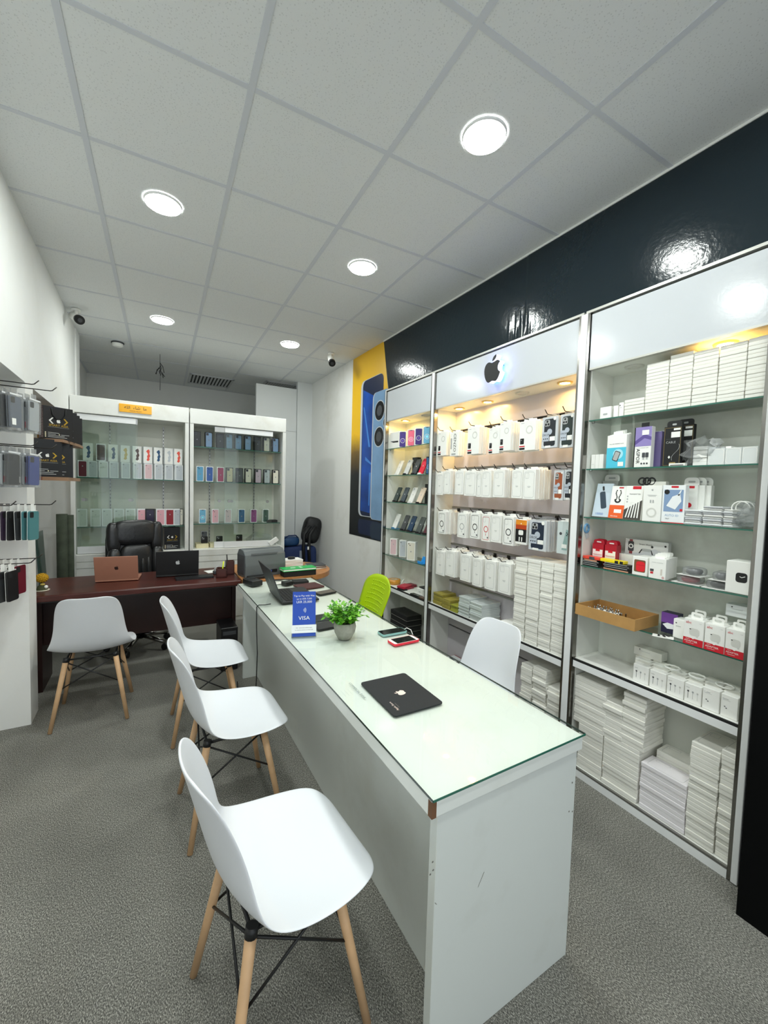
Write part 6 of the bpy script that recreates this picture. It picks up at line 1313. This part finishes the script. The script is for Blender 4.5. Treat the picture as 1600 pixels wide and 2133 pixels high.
PACKS = [
 ('top', 2.03, [(912, 930, 900, 949, pk_g, 4, 'white'), (938, 955, 900, 950, pk_genzo, 4, 'white'), (974, 998, 890, 946, pk_g, 5, 'white'), (1018, 1040, 891, 945, pk_g, 3, 'white'), (1041, 1064, 880, 939, pk_g, 7, 'white'), (1082, 1115, 877, 938, pk_g, 5, 'white'), (1129, 1162, 868, 933, pk_drop(BKC), 3, 'black-cased'), (1167, 1197, 862, 932, pk_drop(DK), 3, 'dark green-cased')]),
 ('second', 1.70, [(909, 923, 986, 1031, pk_plain, 2, 'white'), (924, 938, 981, 1029, pk_plain, 6, 'white'), (948, 965, 981, 1030, pk_plain, 4, 'white'), (967, 992, 982, 1033, pk_plain, 4, 'white'), (993, 1002.5, 983, 1035, pk_plain, 3, 'white'), (1003.5, 1022, 980, 1036, pk_plain, 5, 'white'), (1027, 1051, 979, 1036, pk_plain, 7, 'white'), (1066, 1088, 978, 1038, pk_plain, 2, 'white'), (1089.5, 1115, 978, 1040, pk_plain, 9, 'white'), (1153, 1174, 980, 1042, pk_drop(BRC), 3, 'brown-cased'), (1175, 1197, 978, 1042, pk_drop(BKC), 3, 'black-cased')]),
 ('third', 1.38, [(912, 928, 1066, 1112, pk_ring(BLACK), 9, 'black-ringed'), (953, 971, 1069, 1120, pk_ring(GREY), 5, 'grey-ringed'), (979.5, 998.5, 1069, 1122, pk_ring(BLACK), 4, 'black-ringed'), (1003, 1021, 1072, 1128, pk_ring(RED), 4, 'red-ringed'), (1022.5, 1043.5, 1073, 1130, pk_plain, 4, 'white'), (1048, 1069.5, 1076, 1136, pk_ring(BLACK), 5, 'black-ringed'), (1074, 1097, 1083, 1134, pk_orange, 5, 'orange-topped'), (1102, 1138, 1084, 1147, pk_drop(NVC), 8, 'blue-cased'), (1161, 1186, 1086, 1154, pk_clear, 2, 'clear')]),
 ('lowest', 1.075, [(908, 926, 1147.5, 1198, pk_plain, 6, 'white'), (928, 947, 1147.5, 1201, pk_plain, 9, 'white'), (959, 979, 1155, 1211, pk_plain, 8, 'white'), (984, 1002.5, 1163, 1221, pk_plain, 8, 'white'), (1010, 1031.5, 1168, 1229, pk_plain, 8, 'white'), (1038, 1063, 1173, 1237, pk_plain, 8, 'white')])]
PKM = {}
for row, zh, items in PACKS:
    for g, (a, c, t0, t1, deco, n, desc) in enumerate(items):
        m_ = (t0+t1)/2; yl, yr = fy(a, m_, XH), fy(c, m_, XH); yc_ = (yl+yr)/2; w = abs(yl-yr); zt, zb = fz((a+c)/2, t0, XH), fz((a+c)/2, t1, XH); h = zt-zb
        L = 2.206-1.985; hk = hook('%s wire hook from the left on the %s hanging row' % (nth(g+1), row), 2.206, yc_, zt+.013, L, -1)
        dth = .0155 if row != 'lowest' else .0175
        for k in range(n):
            key = (row, g, k > 0)
            if key not in PKM:
                b = MB(); body = WHITE if desc in ('white', 'clear') or 'ring' in desc or 'orange' in desc else mat('clear grey pack', (206, 210, 214), .3)
                b.box(-w/2, w/2, 0, dth-.0012, 0, h, body, .001)
                b.prism([(-w*.30, dth*.5, h), (w*.30, dth*.5, h), (w*.25, dth*.5, h+.016), (-w*.25, dth*.5, h+.016)], (0, .001, 0), WHITE if body is WHITE else CLEAR)
                deco(b, w, h, dth); PKM[key] = b.mesh('case_pack')
            o = bpy.data.objects.new('case_pack', PKM[key]); COL.objects.link(o)
            o.location = (XH+dth*k, yc_+(.004*((k*5+g) % 3-1) if k else 0), zb+(.003*((k*7) % 3-1) if k else 0)); o.rotation_euler = (0, 0, RW+(.02*((k+g) % 3-1)))
            where = '%s hook of the %s row' % (nth(g+1), row)
            tag(o, ('front %s case pack hanging on the %s' % (desc, where)) if k == 0 else ('%s case pack back on the %s' % (nth(k+1), where)), 'case pack', 'case packs hanging in the wide cabinet')
# ---- wide cabinet board: gold boxes, silver boxes, white bag
GB = mat('gold card', (150, 138, 52), .45, var=.15, scale=40); SB = mat('silver frosted box', (206, 214, 214), .2, .15)
zb_ = 0.5985
stack('the leftmost gold pile', fy(902, 1240, 2.025), fy(921, 1247, 2.025), zb_, .690, 2.03, .14, 7, GB, 'gold box', grp='gold boxes on the wide cabinet shelf', jit=.003, name='gold_box')
stack('the middle gold pile', fy(922, 1246, 2.02), fy(938, 1253, 2.02), zb_, .672, 2.02, .14, 6, GB, 'gold box', grp='gold boxes on the wide cabinet shelf', jit=.003, name='gold_box')
stack('the right gold pile', fy(939, 1250, 2.02), fy(954, 1260, 2.02), zb_, .652, 2.02, .14, 5, mat('olive card', (150, 152, 44), .45), 'olive box', grp='gold boxes on the wide cabinet shelf', jit=.003, name='gold_box')
stack('the left silver pile', fy(955, 1262, 2.02), fy(977, 1272, 2.02), zb_, .738, 2.02, .175, 12, SB, 'silver glass box', grp='silver boxes on the wide cabinet shelf', jit=.003, name='silver_box')
stack('the right silver pile', fy(978, 1272, 2.02), fy(1003, 1284, 2.02), zb_, .728, 2.02, .18, 11, SB, 'silver glass box', grp='silver boxes on the wide cabinet shelf', jit=.003, name='silver_box')
t = thing('paper_bag', 'white printed bag lying between the silver boxes and tall columns', 'bag', (2.04, fy(1052, 1300, 2.03), zb_+.001), RW)
b = MB(); puff(b, (0, .08, .03), .085, .075, .03, WHITE, .4); b.build('body', t)
b = MB(); b.ftext('S', .045, .035, .03, .003, BLACK); b.ftext('U', .045, .012, .022, .003, BLACK); b.build('lettering', t)
# ---- below the wide cabinet board: red and black boxes
def lowbox(label, a, c, py, X, zb, h, d, m, deco=None): return whitebox('parts_box', label, a, c, py, X, zb, h, d, m, deco, w=.125)
RB = mat('dull red card', (164, 42, 36), .5)
lowbox('black box at the bottom of the left red and black pile', 914, 934, 1372, 2.035, .0485, .06, .17, BLACK)
def topprint(b, w, h, d): b.face([(x, y, h+.0006) for x, y in ((-w*.45, .01), (w*.45, .01), (w*.45, d-.01), (-w*.45, d-.01))], WHITEC); b.face([(x, y, h+.0010) for x, y in ((-w*.2, .03), (w*.3, .05), (w*.2, d*.7), (-w*.25, d*.6))], DGREY); b.rect(-w*.3, -w*.1, h*.5, h*.9, -.0006, WHITE)
lowbox('red box with a white picture lid on the left pile', 914, 934, 1355, 2.035, .109, .055, .17, RB, topprint)
lowbox('large dull red box in the right pile under the wide shelf', 936, 962, 1385, 2.03, .0485, .085, .18, RB)
lowbox('black box with white label on top of the right red box', 940, 964, 1358, 2.04, .134, .05, .16, BLACK, lambda b, w, h, d: b.rect(-w*.42, -w*.2, h*.15, h*.85, -.0006, WHITE))
# ---- narrow cabinet
XN = 2.06
def nb(label, a, c, py, X, zb, h, d, body, img, kind, w=None, rz=0.0):
    yl, yr = fy(a, py, X), fy(c, py, X); phone_box(label, X, (yl+yr)/2, zb+.0004, RW+rz, w or abs(yl-yr)-.001, h, d, body, img, kind, 'phone boxes in the narrow cabinet')
zz = 1.9105
whitebox('tablet_box', 'large white box picturing a thin dark tablet edge, narrow cabinet', 810.5, 829.5, 920, XN-.02, zz, .155, .05, WHITE, lambda b, w, h, d: b.face([(-w*.42, -.0006, h*.46), (w*.42, -.0006, h*.44), (w*.42, -.0006, h*.34), (-w*.1, -.0006, h*.36)], BLACK))
for (a, c, img, n, bw) in ((830.5, 847.5, VIO, 'violet', .066), (849.5, 863.5, PINK, 'pink', .064), (864.5, 880, VIO, 'deep violet', .066), (881.5, 898, LBL, 'light blue', .066)):
    nb('white phone box with a %s phone front, narrow cabinet top shelf' % n, a, c, 915, XN-.01, zz, .150, .05, WHITE, img if n != 'deep violet' else pm('deep violet', (64, 46, 120)), 'front', bw+.006, .72)
def demo(label, px, py, z, col, cams=3, X=2.055, rz=0.0, h=.148, w=.070, stand=BLACK, tilt=.42):
    y = fy(px, py, X); nmz = label
    s = thing('phone_stand', 'stand holding the '+label, 'phone stand', (X, y, z+.0004), RW+rz)
    b = MB(); b.box(-.03, .03, -.012, .06, 0, .006, stand, .002); b.box(-.022, .022, -.012, -.006, .006, .016, stand); b.build('foot', s)
    b = MB(); b.box(-.022, .022, .015, .019, .004, .085, stand, mx=Matrix.Rotation(-tilt, 4, 'X')); b.build('back_rest', s)
    t = thing('demo_phone', label, 'phone', (X, y, z+.0075), RW+rz); M = Matrix.Rotation(-tilt, 4, 'X')
    b = MB(); b.prism([M @ Vector((x, 0, zz_)) for x, zz_ in rr2(-w/2, w/2, 0, h, .010)], M.to_3x3() @ Vector((0, .008, 0)), col); b.emblem(0, h*.52, .014, -.0006, GREY, M); b.build('body', t)
    b = MB(); cc = ((-.25, .93), (-.25, .84), (-.10, .885))[:cams]
    if cams > 1: b.face([M @ Vector((x, -.0006, q)) for x, q in rr2(-w*.42, w*.02, h*.78, h*.98, .006)], col)
    for cx, cz in cc: b.face([M @ Vector((cx*w+w*.065*math.cos(a), -.0012, cz*h+w*.065*math.sin(a))) for a in [6.283*i/12 for i in range(12)]], BLACK)
    b.build('camera_lens', t)
    return t
C = lambda n, c: mat('phone '+n, c, .25)
demo('white phone on the left of the second shelf, narrow cabinet', 826, 985, 1.6555, C('white', (232, 232, 228)), 2, stand=WHITE)
demo('silver phone in the middle of the second shelf, narrow cabinet', 844, 985, 1.6555, C('silver', (214, 216, 214)), 3)
demo('dark grey phone on the second shelf, narrow cabinet', 861, 986, 1.6555, C('dark grey', (72, 76, 80)), 2)
demo('bright red phone on the second shelf, narrow cabinet', 875, 986, 1.6555, C('red', (222, 28, 58)), 2, stand=WHITE)
nb('blue-fronted phone box at the right end, narrow cabinet second shelf', 886, 897, 985, XN, 1.6555, .150, .04, BLACK, DBL, 'front', .062)
nb('black phone box at the back of the second shelf, narrow cabinet', 856, 872, 975, 2.16, 1.6555, .168, .04, BLACK, GPH, 'plain', .085)
demo('dark green phone on the left of the third shelf, narrow cabinet', 822, 1045, 1.4005, C('dark green', (48, 62, 58)), 3)
demo('slate grey phone on the third shelf, narrow cabinet', 837, 1046, 1.4005, C('slate', (66, 76, 84)), 3)
demo('tall white phone on the third shelf, narrow cabinet', 854, 1048, 1.4005, C('white', (236, 236, 232)), 3, stand=WHITE)
demo('pale gold phone on the third shelf, narrow cabinet', 871, 1048, 1.4005, C('pale gold', (232, 212, 192)), 1)
nb('black phone box at the back right, narrow cabinet third shelf', 883, 898, 1040, 2.16, 1.4005, .175, .04, BLACK, GPH, 'plain', .085)
SBL = mat('blue stand', (60, 130, 176), .4)
demo('white phone on a blue stand, fourth shelf of the narrow cabinet', 820, 1098, 1.1405, C('white', (236, 236, 232)), 1, stand=SBL)
demo('charcoal phone on the fourth shelf, narrow cabinet', 838, 1099, 1.1405, C('charcoal', (70, 72, 74)), 3)
demo('navy blue phone on the fourth shelf, narrow cabinet', 852, 1102, 1.1405, C('navy', (44, 66, 92)), 3)
demo('greenish grey phone on the fourth shelf, narrow cabinet', 870, 1105, 1.1405, C('green grey', (78, 84, 82)), 2)
demo('wine red phone at the right end, fourth shelf of the narrow cabinet', 886, 1108, 1.1405, C('wine', (96, 46, 56)), 1)
nb('white phone box with a blush pink phone, narrow cabinet fifth shelf', 811.5, 827, 1150, XN, .8855, .160, .045, WHITE, PNK, 'plain', .076, .6)
nb('white phone box with a silver phone, narrow cabinet fifth shelf', 832, 845, 1155, XN+.02, .8855, .160, .045, WHITE, SIL, 'plain', .072, .6)
nb('white phone box with a cream two-lens phone, narrow cabinet fifth shelf', 846, 866, 1158, XN-.01, .8855, .168, .05, WHITE, CRM, 'dual', .084, .5)
nb('black-edged phone box at the right end, narrow cabinet fifth shelf', 888, 897, 1170, XN, .8855, .172, .05, BLACK, WHITE, 'plain', .055)
t = thing('phone_stand', 'empty bright blue phone stand on the fifth shelf', 'phone stand', (2.04, fy(878, 1172, 2.04), .8859), RW)
BS = mat('bright blue plastic', (30, 146, 226), .35); b = MB(); b.box(-.035, .035, -.02, .05, 0, .008, BS, .003); b.box(-.035, .035, -.02, -.013, .008, .024, BS, .002); b.build('foot', t)
b = MB(); b.box(-.034, .034, .012, .018, .004, .07, BS, .002, mx=Matrix.Rotation(-.4, 4, 'X')); b.build('back_rest', t)
zz = .5985
t = thing('tape_roll', 'orange roll of tape on the lower shelf of the narrow cabinet', 'tape', (2.09, fy(818, 1205, 2.09)-.03, zz+.0005))
b = MB(); b.lathe([(.04, 0), (.062, 0), (.062, .045), (.04, .045), (.04, 0)], mat('orange tape', (206, 142, 44), .35), n=28); b.build('tape', t)
b = MB(); b.lathe([(.036, .0005), (.0398, .0005), (.0398, .0445), (.036, .0445), (.036, .0005)], mat('card core', (190, 170, 140), .7), n=28); b.build('core', t)
RW_ = mat('crimson leather', (150, 34, 56), .45)
def sl(name, label, cat, px, py, X, z, w, d, h, m, rz=0.0, top=None): y = fy(px, py, X); return slab(name, label, cat, X-d/2, X+d/2, y-w/2, y+w/2, z, h, m, rz, .006, top)
sl('wallet_case', 'dark red wallet case lying underneath, narrow cabinet lower shelf', 'wallet case', 846, 1220, 2.09, zz+.0005, .085, .14, .014, RW_, .3)
sl('wallet_case', 'bright crimson wallet case on top of another, narrow cabinet lower shelf', 'wallet case', 843, 1216, 2.085, zz+.015, .085, .14, .013, mat('bright crimson leather', (188, 44, 66), .4), .45)
sl('wallet_case', 'maroon wallet case at the back of the narrow cabinet lower shelf', 'wallet case', 855, 1210, 2.17, zz+.0005, .09, .09, .022, mat('maroon card', (120, 36, 48), .5), .1)
whitebox('phone_box', 'white open phone box on the lower shelf of the narrow cabinet', 864, 886, 1222, 2.07, zz, .055, .12, WHITE, lambda b, w, h, d: (b.rect(-w*.15, w*.15, h*.45, h*.55, -.0006, GREY), b.box(-w*.5+.002, w*.5-.002, .02, d, h, h+.012, BLACK, .002)), w=.088)
sl('tablet', 'dark tablet lying before the white open box, narrow cabinet', 'tablet', 867, 1240, 2.03, zz+.0005, .13, .045, .009, BLACK, .05, SCREEN)
sl('phone', 'brown-backed phone lying at the shelf edge, narrow cabinet', 'phone', 882, 1245, 2.028, zz+.0005, .08, .04, .010, mat('brown back', (92, 66, 54), .35), 0)
sl('phone', 'black phone lying near the tape roll, narrow cabinet lower shelf', 'phone', 838, 1228, 2.035, zz+.0005, .10, .05, .010, BLACK, .1, SCREEN)
b = MB(); b.tube([(-.03, 0, .004), (-.01, .02, .03), (.005, .02, .055), (.015, .0, .05), (.02, -.02, .02)], .006, WHITE); one(b, 'cable_end', 'short white cable end curling up behind the red wallet cases', 'cable', (2.13, fy(838, 1208, 2.13), zz), RW)
stack('the black pile under the narrow cabinet shelf', fy(812, 1290, 2.04), fy(846, 1300, 2.04), .0485, .36, 2.05, .16, 6, BLACK, 'black box', grp='black boxes under the narrow cabinet shelf', jit=.003, name='parts_box')
sl('phone', 'black phone lying on the floor of the narrow cabinet', 'phone', 878, 1335, 2.06, .0485, .12, .08, .012, BLACK, .2)
# small blue ornament hanging inside the last cabinet
t = thing('ornament', 'small blue ring ornament hanging on the cabinet side by the post', 'ornament', (2.05, 1.353, OX(1216, 1096, 2.05).z-.03), RW)
b = MB(); b.tube([(.0, .018*math.cos(a), .02+.022*math.sin(a)) for a in [6.283*i/18 for i in range(19)]], .006, mat('pale blue plastic', (110, 160, 200), .4)); b.build('ring', t)
b = MB(); b.box(-.002, .002, -.012, .012, -.035, -.004, mat('tag grey', (196, 204, 208), .5), mx=Matrix.Rotation(.4, 4, 'X')); b.build('pendant', t)
